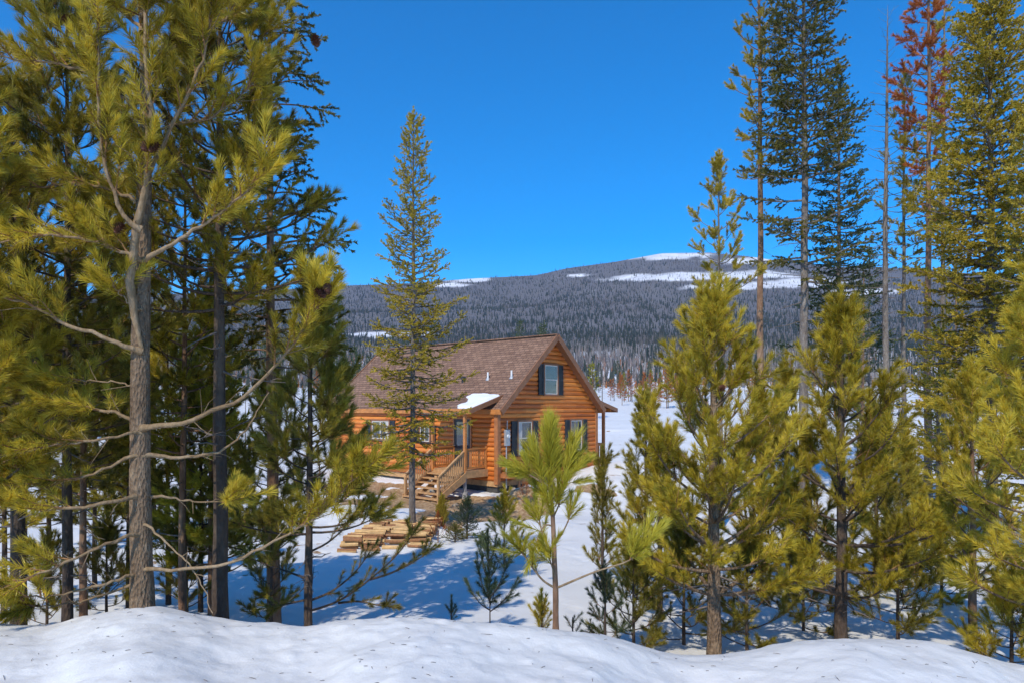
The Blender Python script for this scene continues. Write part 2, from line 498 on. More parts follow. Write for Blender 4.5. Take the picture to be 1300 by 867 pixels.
BR = {
    'p0': [brush(165, .30, .125, .0068, 60, 24, k) for k in range(4)],
    'p1': [brush(85, .28, .115, .014, 60, 26, k + 10) for k in range(4)],
    'p2': [brush(30, .30, .13, .032, 65, 30, k + 20) for k in range(4)],
    'g0': [brush(150, .32, .20, .0085, 42, 12, k + 60) for k in range(4)],
    's0': [brush(90, .22, .034, .010, 70, 40, k + 30) for k in range(4)],
    's1': [brush(50, .28, .072, .030, 70, 40, k + 40) for k in range(4)],
    's2': [brush(18, .36, .11, .055, 70, 40, k + 50) for k in range(4)],
}
AX = {'g0': .32, 'p0': .30, 'p1': .28, 'p2': .30, 's0': .22, 's1': .28, 's2': .36}


class Foliage:
    def __init__(s, lod, twigs=True): s.lod = lod; s.P = []; s.D = []; s.S = []; s.T = []; s.tw = MB(); s.twigs = twigs

    def add(s, p, d, sc, tint): s.P.append(p); s.D.append(d); s.S.append(sc); s.T.append(tint)

    def mesh(s, name, nmat, tmat, n2=None):
        P = np.array(s.P); D = np.array(s.D); D /= np.linalg.norm(D, axis=1)[:, None] + 1e-9
        SC = np.array(s.S); T = np.array(s.T); m = len(P)
        ref = RNG.normal(size=(m, 3))
        A = np.cross(D, ref); A /= np.linalg.norm(A, axis=1)[:, None]
        B = np.cross(D, A)
        Rm = np.stack([A, B, D], -1) * SC[:, None, None]
        Vs = []; Ts = []
        which = RNG.integers(0, 4, m)
        for k in range(4):
            idx = np.where(which == k)[0]
            pv = BR[s.lod][k]
            v = np.einsum('nij,vj->nvi', Rm[idx], pv) + P[idx][:, None, :]
            Vs.append(v.reshape(-1, 3)); Ts.append(np.repeat(T[idx], len(pv)))
        V = np.vstack(Vs); tint = np.concatenate(Ts); nt_ = len(V) // 3
        Tr = np.arange(nt_ * 3).reshape(-1, 3); mi = np.zeros(nt_, int); Q = None
        if s.twigs:
            # a bare stick through every brush
            tw = s.tw; ax = AX[s.lod]
            for p, d, sc in zip(P, D, SC):
                tw.tube([p - d * .02, p + d * ax * sc * .95], [.0045 * sc + .001, .002], 3)
            tv, tq, tt = tw.arrays()
            Q = tq + len(V)
            V = np.vstack([V, tv]); tint = np.concatenate([tint, np.zeros(len(tv))])
            mi = np.concatenate([np.ones(len(Q), int), mi])
        return mesh_np(name, V, Q, Tr, [nmat, tmat], mi, tint)


def rotv(v, axis, a):
    axis = axis / (np.linalg.norm(axis) + 1e-9)
    return v * math.cos(a) + np.cross(axis, v) * math.sin(a) + axis * axis.dot(v) * (1 - math.cos(a))


def resample(P, n):
    P = np.asarray(P, float)
    d = np.concatenate([[0], np.cumsum(np.linalg.norm(np.diff(P, axis=0), axis=1))])
    t = np.linspace(0, d[-1], n)
    # catmull-like smoothing by cubic through cumulative length
    out = np.stack([np.interp(t, d, P[:, k]) for k in range(3)], -1)
    for _ in range(2):
        q = out.copy(); q[1:-1] = (out[:-2] + 2 * out[1:-1] + out[2:]) / 4; out = q
    return out, d[-1]


def dress(fol, poly, f0=.3, spacing=.16, tw=.5, up=.35, ang=50, sc=1.0, tipn=4, tint=.3, tvar=.25, droop=0, side_only=False, r=random, dens=1.0):
    """hang twigs and needle brushes on a limb"""
    P = np.asarray(poly, float)
    seg = np.diff(P, axis=0); sl = np.linalg.norm(seg, axis=1); cum = np.concatenate([[0], np.cumsum(sl)]); L = cum[-1]
    ax = AX[fol.lod] * sc
    s = f0 * L + r.random() * spacing; side = 1
    tb = tint + r.uniform(-tvar, tvar) * .6
    while s < L * .985:
        k = min(np.searchsorted(cum, s) - 1, len(seg) - 1); k = max(k, 0)
        p = P[k] + seg[k] * ((s - cum[k]) / (sl[k] + 1e-9))
        t = seg[k] / (sl[k] + 1e-9)
        side = -side
        a = math.radians(ang + r.uniform(-14, 14)) * side
        axis = np.array([0, 0, 1.0]) if abs(t[2]) < .8 else np.array([r.uniform(-1, 1), r.uniform(-1, 1), .2])
        d = rotv(t, axis, a)
        d = d + np.array([0, 0, up * r.uniform(.3, 1.3) - droop * r.random()])
        if not side_only and r.random() < .3: d = d + np.array([r.uniform(-.5, .5), r.uniform(-.5, .5), r.uniform(-.3, .8)])
        d /= np.linalg.norm(d)
        fr = (s / L - f0) / (1 - f0 + 1e-9)
        l = tw * (1.05 - .75 * fr) * r.uniform(.65, 1.2)
        nb = max(1, int(round(l / (ax * .72) * dens)))
        q = p.copy(); dd = d.copy()
        pts = [p]
        for b in range(nb):
            step = l / nb
            q2 = q + dd * step
            start = q if b else q + dd * step * .15
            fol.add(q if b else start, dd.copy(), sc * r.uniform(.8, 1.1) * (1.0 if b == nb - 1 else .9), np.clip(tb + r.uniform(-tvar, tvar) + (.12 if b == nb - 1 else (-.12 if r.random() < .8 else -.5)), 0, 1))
            dd = dd + np.array([0, 0, (.28 if up > 0 else -.05) * r.uniform(.3, 1.2)]); dd /= np.linalg.norm(dd)
            q = q2; pts.append(q)
        if r.random() < .45 and tw > .25:
            for j in range(2):
                d3 = rotv(dd, np.array([r.uniform(-1, 1), r.uniform(-1, 1), r.uniform(-1, 1)]), r.uniform(.5, .9))
                fol.add(q - dd * ax * .6, d3, sc * r.uniform(.6, .9), np.clip(tb + r.uniform(-tvar, tvar) + .1, 0, 1))
        if fol.twigs and len(pts) > 1: fol.tw.tube(pts, np.linspace(.009, .004, len(pts)) * min(1.4, sc), 4)
        s += spacing * r.uniform(.7, 1.3)
    t = seg[-1] / (sl[-1] + 1e-9); p = P[-1]
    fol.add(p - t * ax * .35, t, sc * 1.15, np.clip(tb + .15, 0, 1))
    for j in range(tipn):
        d3 = rotv(t, np.cross(t, np.array([r.uniform(-1, 1), r.uniform(-1, 1), r.uniform(-1, 1)])), r.uniform(.5, .95)) + np.array([0, 0, .3 * (up > 0)])
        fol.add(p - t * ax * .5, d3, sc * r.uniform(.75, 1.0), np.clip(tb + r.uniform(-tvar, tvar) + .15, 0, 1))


def trunk_pts(H, r, lean=(0, 0), wob=.02, n=14, z0=-.35):
    pts = []; ox = oy = 0
    for i in range(n + 1):
        t = i / n
        ox += r.uniform(-1, 1) * wob * H / n; oy += r.uniform(-1, 1) * wob * H / n
        pts.append((lean[0] * t * H + ox, lean[1] * t * H + oy, z0 + (H - z0) * t))
    return np.array(pts)


def make_tree(name, X, Y, H, r0, label, cat='tree', group=None, base=.3, R=1.2, nbr=60, el=(0, 40), curve=4, prof=None, lod='p1', nmat='needle_dark', bark='bark_dark',
              tmat='twig', seed=1, spacing=.16, tw=.5, up=.35, ang=50, sc=1.0, tipn=4, tint=.3, tvar=.25, f0=.3, droop=0, lean=(0, 0), wob=.02, whorl=0, twigs=False,
              dead_below=0, z=None, leader=True, keep=None, limb_r=1.0, dens=1.0, side=None, cones=0, rust=0, extra=None, nofol=False, dead_col='deadtwig', azbias=None):
    r = random.Random(seed)
    z = zg1(X, Y) if z is None else z
    root = empty(name, (X, Y, z), 0, label, cat, group)
    wood = MB(); tp = trunk_pts(H, r, lean, wob)
    tt = np.linspace(0, 1, len(tp)); rad = r0 * (1 - tt) ** .75 * (1 + .35 * np.exp(-tt * 22)) + .006
    wood.tube(tp, rad, 10 if r0 > .06 else 7, rough=.12)

    def tpos(h):
        return np.array([np.interp(h, tp[:, 2], tp[:, k]) for k in range(3)])
    fol = Foliage(lod, twigs); rus = Foliage(lod, False); dead = MB(); ndead = 0
    prof = prof or (lambda t: (1 - t) ** .8 + .06)
    hb = base * H
    az = r.random() * 6.28
    for i in range(nbr):
        t = (i + r.random() * .7) / nbr
        if whorl: t = min(.99, (math.floor(t * whorl) + .5 + r.uniform(-.1, .1)) / whorl)
        h = hb + t * (H - hb) * .985
        az += 2.4 + r.uniform(-.5, .5)
        a_ = az
        if azbias is not None and r.random() < azbias[1]: a_ = azbias[0] + r.uniform(-1, 1)
        L = R * prof(t) * r.uniform(.5, 1.2)
        if side: L *= side(a_, t)
        if keep and not keep(t, r): continue
        e = math.radians(el[0] + (el[1] - el[0]) * t + r.uniform(-8, 8))
        p = tpos(h); pts = [p]
        aa = a_
        for k in range(6):
            d = np.array([math.cos(aa) * math.cos(e), math.sin(aa) * math.cos(e), math.sin(e)])
            pts.append(pts[-1] + d * L / 6)
            e += math.radians(curve + r.uniform(-4, 4)); aa += r.uniform(-.08, .08)
        pts = np.array(pts)
        rb = max(.004, min(.22 * np.interp(h, tp[:, 2], rad) + .008 * L, .05)) * limb_r
        wood.tube(pts, np.linspace(rb, rb * .25 + .002, 7), 5)
        target = rus if (rust and r.random() < (rust(t) if callable(rust) else rust)) else fol
        if not nofol:
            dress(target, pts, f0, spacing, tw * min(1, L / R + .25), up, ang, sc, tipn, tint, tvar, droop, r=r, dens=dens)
    if leader and not nofol:
        top = tp[-1]; up_ = (tp[-1] - tp[-2]) / np.linalg.norm(tp[-1] - tp[-2])
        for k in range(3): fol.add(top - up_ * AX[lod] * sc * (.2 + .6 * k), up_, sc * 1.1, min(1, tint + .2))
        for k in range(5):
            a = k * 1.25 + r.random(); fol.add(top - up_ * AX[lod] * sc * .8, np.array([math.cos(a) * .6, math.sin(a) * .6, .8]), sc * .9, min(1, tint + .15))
    # bare dead limbs below the crown
    for i in range(dead_below):
        h = H * r.uniform(.12, base + .15); az += 2.4 + r.random()
        L = R * r.uniform(.25, .75); e = math.radians(r.uniform(-25, 15)); p = tpos(h); pts = [p]; aa = az
        for k in range(4):
            d = np.array([math.cos(aa) * math.cos(e), math.sin(aa) * math.cos(e), math.sin(e)]); pts.append(pts[-1] + d * L / 4); e += r.uniform(-.25, .25); aa += r.uniform(-.3, .3)
        dead.tube(pts, np.linspace(.009 + r0 * .06, .003, 5), 4); ndead += 1
        for k in (1, 2, 3):
            q = pts[k] + np.array([r.uniform(-1, 1), r.uniform(-1, 1), r.uniform(-.5, .5)]) * L * .28
            dead.tube([pts[k], (pts[k] + q) / 2 + .02, q], [.004 + r0 * .02, .003, .002], 3)
    wood.build('trunk', M[bark], root, smooth=True)
    if not nofol:
        if extra: extra(fol, tpos, root, r)
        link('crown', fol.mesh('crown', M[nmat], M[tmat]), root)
        if rus.P: tag(link('dead_foliage', rus.mesh('dead_foliage', M['needle_rust'], M[tmat]), root), 'rust coloured dead needles')
    if ndead: dead.build('dead_branches', M[dead_col], root)
    for k in range(cones):
        cone_at(tpos(H * r.uniform(.5, .9)) + np.array([r.uniform(-.1, .1), -.12, 0]), root)
    return root


def cone_mesh():
    mb = MB(); n = 12; m = 9
    for i in range(m):
        for j in range(n // 2):
            a = (j + .5 * (i % 2)) / (n // 2) * 2 * math.pi; t = (i + .5) / m
            rr = .032 * math.sin(math.pi * (t * .85 + .08)); zc = t * .085
            d = np.array([math.cos(a), math.sin(a), 0]); sd = np.array([-math.sin(a), math.cos(a), 0])
            c = d * rr + np.array([0, 0, zc])
            mb.add([c * .5 + np.array([0, 0, zc * .5]) - sd * .009, c * .5 + np.array([0, 0, zc * .5]) + sd * .009, c + d * .012 + sd * .009 + (0, 0, .008), c + d * .012 - sd * .009 + (0, 0, .008)], [(0, 1, 2, 3)])
    mb.tube([(0, 0, 0), (0, 0, .04), (0, 0, .085)], [.012, .022, .006], 8, cap=True)
    V, Q, T = mb.arrays()
    return mesh_np('pine_cone', V, Q, T, [M['cone']])


CONE = None


def cone_at(p, root, s=1.0):
    global CONE
    if CONE is None: CONE = cone_mesh()
    o = link('pine_cone', CONE, root, tuple(p)); o.scale = (s, s, s)
    o.rotation_euler = (random.uniform(-1, 1), random.uniform(-1, 1), random.uniform(0, 6))


def X_of(px, Y): return (px - 650) / F * Y


def tree_px(name, px, Y, top, **k):
    """a tree whose trunk stands at column px, Y metres off, its top at picture row top"""
    X = X_of(px, Y); z = zg1(X, Y)
    H = CZ - (top - HR) / F * Y - z
    return make_tree(name, X, Y, H, **k)


def cp(root, px, Y, top=None, label=None, group=None, rz=None, s=None, cat=None, name=None):
    c = copy_tree(root)
    X = X_of(px, Y); z = zg1(X, Y) if Y < U0 else float(hillz(np.array([X]), np.array([Y]))[0])
    c.location = (X, Y, z)
    H0 = root['h0']
    k = s or (CZ - (top - HR) / F * Y - z) / H0
    c.scale = (k, k, k)
    c.rotation_euler = (0, 0, random.uniform(0, 6.28) if rz is None else rz)
    if label: c['label'] = label
    if group: c['group'] = group
    del c['h0']
    return c


# ================================================================== build: setting
build_ground()
build_hill()
build_forest()

def haze_box():
    x0, x1, y0, y1, z0, z1 = -7000, 7000, -320, 3560, -260, 900
    mb = MB(); mb.box(x0, x1, y0, y1, z0, z1)
    m, nt, out = nt_new('haze_air')
    v = N(nt, 'ShaderNodeVolumePrincipled'); v.inputs['Color'].default_value = (.55, .72, 1, 1); v.inputs['Density'].default_value = .00008; v.inputs['Anisotropy'].default_value = .2
    nt.links.new(v.outputs[0], out.inputs['Volume'])
    tag(mb.build('haze', m), 'thin bluish air haze in front of the far mountain', 'haze', kind='stuff')


haze_box()

# ================================================================== cabin
TH = math.radians(49.0)
W_, L_ = 7.14, 11.6
CO = (-.60, 28.0, 0.0)
SL = .882


def siding_mat(name, a, b, c):
    m, nt, out = nt_new(name); Lk = nt.links.new
    tc = N(nt, 'ShaderNodeTexCoord'); sp = N(nt, 'ShaderNodeSeparateXYZ'); Lk(tc.outputs['Object'], sp.inputs[0])
    ad = N(nt, 'ShaderNodeMath', operation='ADD'); Lk(sp.outputs[0], ad.inputs[0]); Lk(sp.outputs[1], ad.inputs[1])
    cb = N(nt, 'ShaderNodeCombineXYZ'); Lk(ad.outputs[0], cb.inputs[0]); Lk(sp.outputs[2], cb.inputs[1])
    br = N(nt, 'ShaderNodeTexBrick'); br.offset = .37; br.squash = 1.0
    br.inputs['Scale'].default_value = 1; br.inputs['Brick Width'].default_value = 2.7; br.inputs['Row Height'].default_value = .2
    br.inputs['Mortar Size'].default_value = .006; br.inputs['Color1'].default_value = (0, 0, 0, 1); br.inputs['Color2'].default_value = (1, 1, 1, 1); br.inputs['Mortar'].default_value = (.1, .1, .1, 1)
    Lk(cb.outputs[0], br.inputs['Vector'])
    mp = N(nt, 'ShaderNodeMapping'); mp.inputs['Scale'].default_value = (.9, .9, 14); Lk(tc.outputs['Object'], mp.inputs['Vector'])
    no = N(nt, 'ShaderNodeTexNoise'); no.inputs['Scale'].default_value = 2.2; no.inputs['Detail'].default_value = 7; Lk(mp.outputs[0], no.inputs['Vector'])
    kn = N(nt, 'ShaderNodeTexVoronoi'); kn.inputs['Scale'].default_value = 3.0; 
    mp2 = N(nt, 'ShaderNodeMapping'); mp2.inputs['Scale'].default_value = (1, 1, 1.7); Lk(tc.outputs['Object'], mp2.inputs['Vector']); Lk(mp2.outputs[0], kn.inputs['Vector'])
    kr = ramp(nt, [(.05, (.25, .25, .25)), (.11, (1, 1, 1))]); Lk(kn.outputs['Distance'], kr.inputs['Fac'])
    mm = N(nt, 'ShaderNodeMath', operation='MULTIPLY_ADD'); mm.inputs[1].default_value = .45; Lk(br.outputs['Color'], mm.inputs[0])
    m3 = N(nt, 'ShaderNodeMath', operation='MULTIPLY'); m3.inputs[1].default_value = .62; Lk(no.outputs['Fac'], m3.inputs[0]); Lk(m3.outputs[0], mm.inputs[2])
    r = ramp(nt, [(.1, a), (.45, b), (.85, c)]); Lk(mm.outputs[0], r.inputs['Fac'])
    mx = N(nt, 'ShaderNodeMix', data_type='RGBA', blend_type='MULTIPLY'); mx.inputs['Factor'].default_value = .7; Lk(r.outputs['Color'], mx.inputs['A']); Lk(kr.outputs['Color'], mx.inputs['B'])
    p = N(nt, 'ShaderNodeBsdfPrincipled'); p.inputs['Roughness'].default_value = .5; p.inputs['Specular IOR Level'].default_value = .35
    Lk(mx.outputs['Result'], p.inputs['Base Color'])
    b_ = N(nt, 'ShaderNodeBump'); b_.inputs['Strength'].default_value = .4; b_.inputs['Distance'].default_value = .01; Lk(no.outputs['Fac'], b_.inputs['Height']); Lk(b_.outputs['Normal'], p.inputs['Normal'])
    Lk(p.outputs['BSDF'], out.inputs['Surface'])
    return m


def shingle_mat():
    m, nt, out = nt_new('asphalt_shingles'); Lk = nt.links.new
    tc = N(nt, 'ShaderNodeTexCoord'); sp = N(nt, 'ShaderNodeSeparateXYZ'); Lk(tc.outputs['Object'], sp.inputs[0])
    ml = N(nt, 'ShaderNodeMath', operation='MULTIPLY'); ml.inputs[1].default_value = 1.38; Lk(sp.outputs[2], ml.inputs[0])
    cb = N(nt, 'ShaderNodeCombineXYZ'); Lk(sp.outputs[1], cb.inputs[0]); Lk(ml.outputs[0], cb.inputs[1])
    br = N(nt, 'ShaderNodeTexBrick'); br.offset = .43
    br.inputs['Brick Width'].default_value = .30; br.inputs['Row Height'].default_value = .15; br.inputs['Scale'].default_value = 1; br.inputs['Mortar Size'].default_value = .012
    br.inputs['Color1'].default_value = (.19, .112, .078, 1); br.inputs['Color2'].default_value = (.31, .19, .13, 1); br.inputs['Mortar'].default_value = (.07, .045, .04, 1)
    Lk(cb.outputs[0], br.inputs['Vector'])
    no = N(nt, 'ShaderNodeTexNoise'); no.inputs['Scale'].default_value = 22; no.inputs['Detail'].default_value = 6; Lk(tc.outputs['Object'], no.inputs['Vector'])
    n2 = N(nt, 'ShaderNodeTexNoise'); n2.inputs['Scale'].default_value = 1.1; n2.inputs['Detail'].default_value = 4; Lk(tc.outputs['Object'], n2.inputs['Vector'])
    r = ramp(nt, [(.3, (.75, .75, .75)), (.7, (1.25, 1.2, 1.15))]); Lk(no.outputs['Fac'], r.inputs['Fac'])
    r2 = ramp(nt, [(.3, (.94, .92, .91)), (.7, (1.06, 1.05, 1.05))]); Lk(n2.outputs['Fac'], r2.inputs['Fac'])
    mx = N(nt, 'ShaderNodeMix', data_type='RGBA', blend_type='MULTIPLY'); mx.inputs['Factor'].default_value = 1; Lk(br.outputs['Color'], mx.inputs['A']); Lk(r.outputs['Color'], mx.inputs['B'])
    mx2 = N(nt, 'ShaderNodeMix', data_type='RGBA', blend_type='MULTIPLY'); mx2.inputs['Factor'].default_value = 1; Lk(mx.outputs['Result'], mx2.inputs['A']); Lk(r2.outputs['Color'], mx2.inputs['B'])
    p = N(nt, 'ShaderNodeBsdfPrincipled'); p.inputs['Roughness'].default_value = .9; p.inputs['Specular IOR Level'].default_value = .2
    Lk(mx2.outputs['Result'], p.inputs['Base Color'])
    b_ = N(nt, 'ShaderNodeBump'); b_.inputs['Strength'].default_value = .6; b_.inputs['Distance'].default_value = .02; Lk(br.outputs['Fac'], b_.inputs['Height']); b_.invert = True; Lk(b_.outputs['Normal'], p.inputs['Normal'])
    Lk(p.outputs['BSDF'], out.inputs['Surface'])
    return m


M['siding'] = siding_mat('stained_log_siding', (.22, .048, .011), (.55, .148, .024), (.80, .29, .058))
M['trim'] = simple('stained_trim', (.40, .15, .05), .55, .3, 5)
M['beam'] = simple('stained_beam', (.50, .19, .045), .5, .25, 4)
M['raw'] = simple('treated_lumber', (.50, .28, .12), .7, .3, 6)
M['fascia'] = simple('brown_rake_board', (.27, .12, .055), .6, .2, 4)
M['shingle'] = shingle_mat()
M['shutter'] = simple('charcoal_shutter', (.028, .03, .034), .55, .2, 6)
M['wframe'] = simple('white_vinyl', (.62, .58, .52), .45, .05, 6)
M['casing'] = simple('brown_casing', (.26, .11, .05), .6, .2, 8)
M['found'] = simple('foundation_dark', (.06, .055, .05), .9, .3, 6)
M['metal'] = simple('galvanised_metal', (.45, .46, .47), .45, .1, 9, metallic=.4)
M['white'] = simple('white_pipe', (.75, .75, .74), .5, .05, 9)
M['black'] = simple('black_vent', (.03, .03, .032), .6, .1, 9)
M['snow'] = simple('settled_snow', (.82, .83, .84), .65, .04, 6, bump=.3, spec=.25)
M['concrete'] = simple('concrete_pier', (.33, .31, .29), .9, .2, 12)
M['curtain'] = simple('pale_curtain', (.5, .48, .45), .9, .1, 3)


def glass_mat():
    m, nt, out = nt_new('window_glass'); Lk = nt.links.new
    p = N(nt, 'ShaderNodeBsdfPrincipled'); p.inputs['Base Color'].default_value = (.03, .04, .045, 1); p.inputs['Roughness'].default_value = .03
    p.inputs['Specular IOR Level'].default_value = 1.0; p.inputs['IOR'].default_value = 1.65
    tc = N(nt, 'ShaderNodeTexCoord'); no = N(nt, 'ShaderNodeTexNoise'); no.inputs['Scale'].default_value = 1.5; Lk(tc.outputs['Object'], no.inputs['Vector'])
    b_ = N(nt, 'ShaderNodeBump'); b_.inputs['Strength'].default_value = .06; b_.inputs['Distance'].default_value = .05; Lk(no.outputs['Fac'], b_.inputs['Height']); Lk(b_.outputs['Normal'], p.inputs['Normal'])
    Lk(p.outputs['BSDF'], out.inputs['Surface'])
    return m


M['glass'] = glass_mat()

cab = empty('log_cabin', CO, TH, 'stained log sided cabin with brown shingle roof, dark shutters and two small porches', 'cabin')


def log_wall(x_of_z, horiz, z0, z1, place, outward):
    """half-round courses; x_of_z(z)->(a,b) extent, place(a,z,depth)->point"""
    mb = MB(); zs = []; dp = []
    h = .2; z = z0
    while z < z1 - 1e-6:
        for f, d in ((0, 0), (.05, .026), (.2, .055), (.5, .07), (.8, .055), (.95, .026)):
            if z + f * h < z1: zs.append(z + f * h); dp.append(d)
        z += h
    zs.append(z1); dp.append(0)
    V = []
    for zz, d in zip(zs, dp):
        a, b = x_of_z(zz); V.append(place(a, zz, d)); V.append(place(b, zz, d))
    n = len(zs)
    Q = [(2 * i, 2 * i + 1, 2 * i + 3, 2 * i + 2) if outward else (2 * i, 2 * i + 2, 2 * i + 3, 2 * i + 1) for i in range(n - 1)]
    mb.add(V, Q); return mb


def gable_ext(z):
    if z <= 3.0: return (0, W_)
    d = (z - 3.0) / SL
    return (min(d, W_ / 2 - .01), max(W_ - d, W_ / 2 + .01))


log_wall(gable_ext, True, 0, 3.0 + SL * W_ / 2, lambda a, z, d: (a, -d, z), True).build('gable_wall', M['siding'], cab, smooth=True)
log_wall(gable_ext, True, 0, 3.0 + SL * W_ / 2, lambda a, z, d: (a, L_ + d, z), False).build('gable_wall', M['siding'], cab, smooth=True)
log_wall(lambda z: (0, L_), True, 0, 3.0, lambda a, z, d: (-d, a, z), False).build('side_wall', M['siding'], cab, smooth=True)
log_wall(lambda z: (0, L_), True, 0, 3.0, lambda a, z, d: (W_ + d, a, z), True).build('side_wall', M['siding'], cab, smooth=True)
# corner boards
for (x, y) in ((0, 0), (W_, 0), (0, L_), (W_, L_)):
    mb = MB(); mb.box(x - .09 if x == 0 else x - .11, x + .11 if x == 0 else x + .09, y - .09 if y == 0 else y - .11, y + .11 if y == 0 else y + .09, -.12, 3.0)
    mb.build('corner_board', M['trim'], cab, bevel=.01)
mb = MB(); mb.box(.06, W_ - .06, .06, L_ - .06, -1.0, .02); mb.build('foundation', M['found'], cab)
mb = MB(); mb.box(-.02, W_ + .02, -.02, .04, -.22, -.005); mb.box(-.02, .04, .05, L_, -.22, -.005); mb.build('rim_board', M['raw'], cab)

# main roof
RZ = 3.12
OV, EV = .38, .16
roof = None
for sgn in (0, 1):
    mb = MB()
    xa = -EV; xb = W_ / 2
    def pt(x, y, off):
        z = RZ + SL * x - off
        return ((x if sgn == 0 else W_ - x), y, z)
    P = [pt(xa, -OV, .12), pt(xb, -OV, .12), pt(xa, L_ + OV, .12), pt(xb, L_ + OV, .12), pt(xa, -OV, 0), pt(xb, -OV, 0), pt(xa, L_ + OV, 0), pt(xb, L_ + OV, 0)]
    mb.hexa(np.array(P)); r_ = mb.build('roof', M['shingle'], cab)
    if roof is None: roof = r_
    # rake boards
    for yy in (-OV - .035, L_ + OV + .035):
        mb = MB()
        a = pt(xa - .05, yy, .10); b = pt(xb, yy, .10)
        mb.beam(a, b, .06, .24, up=(0, 0, 1)); mb.build('rake_board', M['fascia'], cab)
    # soffit strip below the overhang
    mb = MB(); a = pt(xa, -OV / 2 - .01, .145); b = pt(xb, -OV / 2 - .01, .145); mb.beam(a, b, OV - .03, .03); mb.build('soffit', M['fascia'], cab)
    mb = MB(); x = -EV - .03 if sgn == 0 else W_ + EV + .03
    mb.box(x - .025, x + .025, -OV, L_ + OV, RZ - EV * SL - .22, RZ - EV * SL - .012); mb.build('eave_board', M['beam'], cab)
mb = MB(); mb.beam((W_ / 2, -OV - .03, RZ + SL * W_ / 2 + .01), (W_ / 2, L_ + OV + .03, RZ + SL * W_ / 2 + .01), .26, .05); mb.build('ridge_cap', M['shingle'], cab)


def win(name, wall, a0, a1, z0, z1, panes='v', shut=.34, curtain=False):
    """framed window on a wall: casing, sash, panes, shutters. wall 'g' front gable, 's' left side"""
    def B(mb, a, b, za, zb, d0, d1):
        if wall == 'g': mb.box(a, b, -d1, -d0, za, zb)
        else: mb.box(-d1, -d0, a, b, za, zb)
    B0 = B
    def B(mb, a, b, za, zb, d0, d1): B0(mb, a, b, za, zb, 0, d1 + .035)
    mb = MB(); c = .075
    B(mb, a0 - c, a0, z0 - c, z1 + c, 0, .085); B(mb, a1, a1 + c, z0 - c, z1 + c, 0, .085)
    B(mb, a0, a1, z1, z1 + c, 0, .083); B(mb, a0, a1, z0 - c, z0, 0, .095)
    w = mb.build(name, M['casing'], cab)
    mb = MB(); f = .045
    B(mb, a0, a0 + f, z0, z1, 0, .07); B(mb, a1 - f, a1, z0, z1, 0, .07); B(mb, a0 + f, a1 - f, z0, z0 + f, 0, .068); B(mb, a0 + f, a1 - f, z1 - f, z1, 0, .068)
    zm = (z0 + z1) / 2; am = (a0 + a1) / 2
    if panes == 'v': B(mb, a0 + f, a1 - f, zm - .022, zm + .022, 0, .072)
    elif panes == 'h': B(mb, am - .03, am + .03, z0 + f, z1 - f, 0, .072)
    mb.build('sash', M['wframe'], w)
    if panes == 'v':
        R = [(a0 + f, a1 - f, z0 + f, zm - .022, .053), (a0 + f, a1 - f, zm + .022, z1 - f, .06)]
    elif panes == 'h':
        R = [(a0 + f, am - .03, z0 + f, z1 - f, .053), (am + .03, a1 - f, z0 + f, z1 - f, .06)]
    else: R = [(a0 + f, a1 - f, z0 + f, z1 - f, .055)]
    for (a, b, za, zb, d) in R:
        mb = MB(); B(mb, a, b, za, zb, .01, d); mb.build('pane', M['glass'], w)
    if curtain:
        mb = MB(); B(mb, a0 + f, a0 + f + .2, z0 + f, z1 - f, .02, .0615); mb.build('curtain', M['curtain'], w)
    if shut:
        for (a, b) in ((a0 - c - shut - .02, a0 - c - .02), (a1 + c + .02, a1 + c + shut + .02)):
            mb = MB(); B(mb, a, a + .05, z0 - .03, z1 + .03, .03, .085); B(mb, b - .05, b, z0 - .03, z1 + .03, .03, .085)
            for zz in (z0 - .03, zm - .03, z1 - .03): B(mb, a + .05, b - .05, zz, zz + .06, .03, .083)
            B(mb, a + .05, b - .05, z0, z1, .02, .06)
            zz = z0 + .05
            while zz < z1 - .05:
                B(mb, a + .05, b - .05, zz, zz + .018, .03, .074); zz += .045
            mb.build('shutter', M['shutter'], cab)
    return w


win('window', 'g', 3.02, 3.93, 3.62, 4.92)
win('window', 'g', 1.22, 2.10, 1.03, 2.43, curtain=True)
win('window', 'g', 4.98, 5.84, 1.03, 2.43)
win('window', 's', 6.88, 8.16, 1.52, 2.38, 'h', curtain=True)
win('window', 's', 4.02, 4.64, 1.5, 2.2, 'h', .30)
win('window', 's', 9.9, 10.4, 1.5, 2.2, 'v', 0) if False else None

# door
mb = MB(); mb.box(-.11, 0, 1.40, 1.47, .5, 2.62); mb.box(-.11, 0, 2.43, 2.50, .5, 2.62); mb.box(-.113, 0, 1.47, 2.43, 2.54, 2.62); mb.build('door_frame', M['trim'], cab)
mb = MB(); mb.box(-.095, 0, 1.47, 1.58, .5, 2.54); mb.box(-.095, 0, 2.32, 2.43, .5, 2.54); mb.box(-.093, 0, 1.58, 2.32, 2.42, 2.54); mb.box(-.093, 0, 1.58, 2.32, .5, 1.38)
dr = mb.build('door', M['shutter'], cab)
mb = MB(); mb.box(-.08, 0, 1.58, 2.32, 1.38, 2.42); mb.build('pane', M['glass'], dr)
mb = MB(); mb.tube([(-.095, 2.37, 1.42), (-.15, 2.37, 1.42), (-.15, 2.28, 1.42)], .014, 6, cap=True); mb.build('handle', M['metal'], dr)

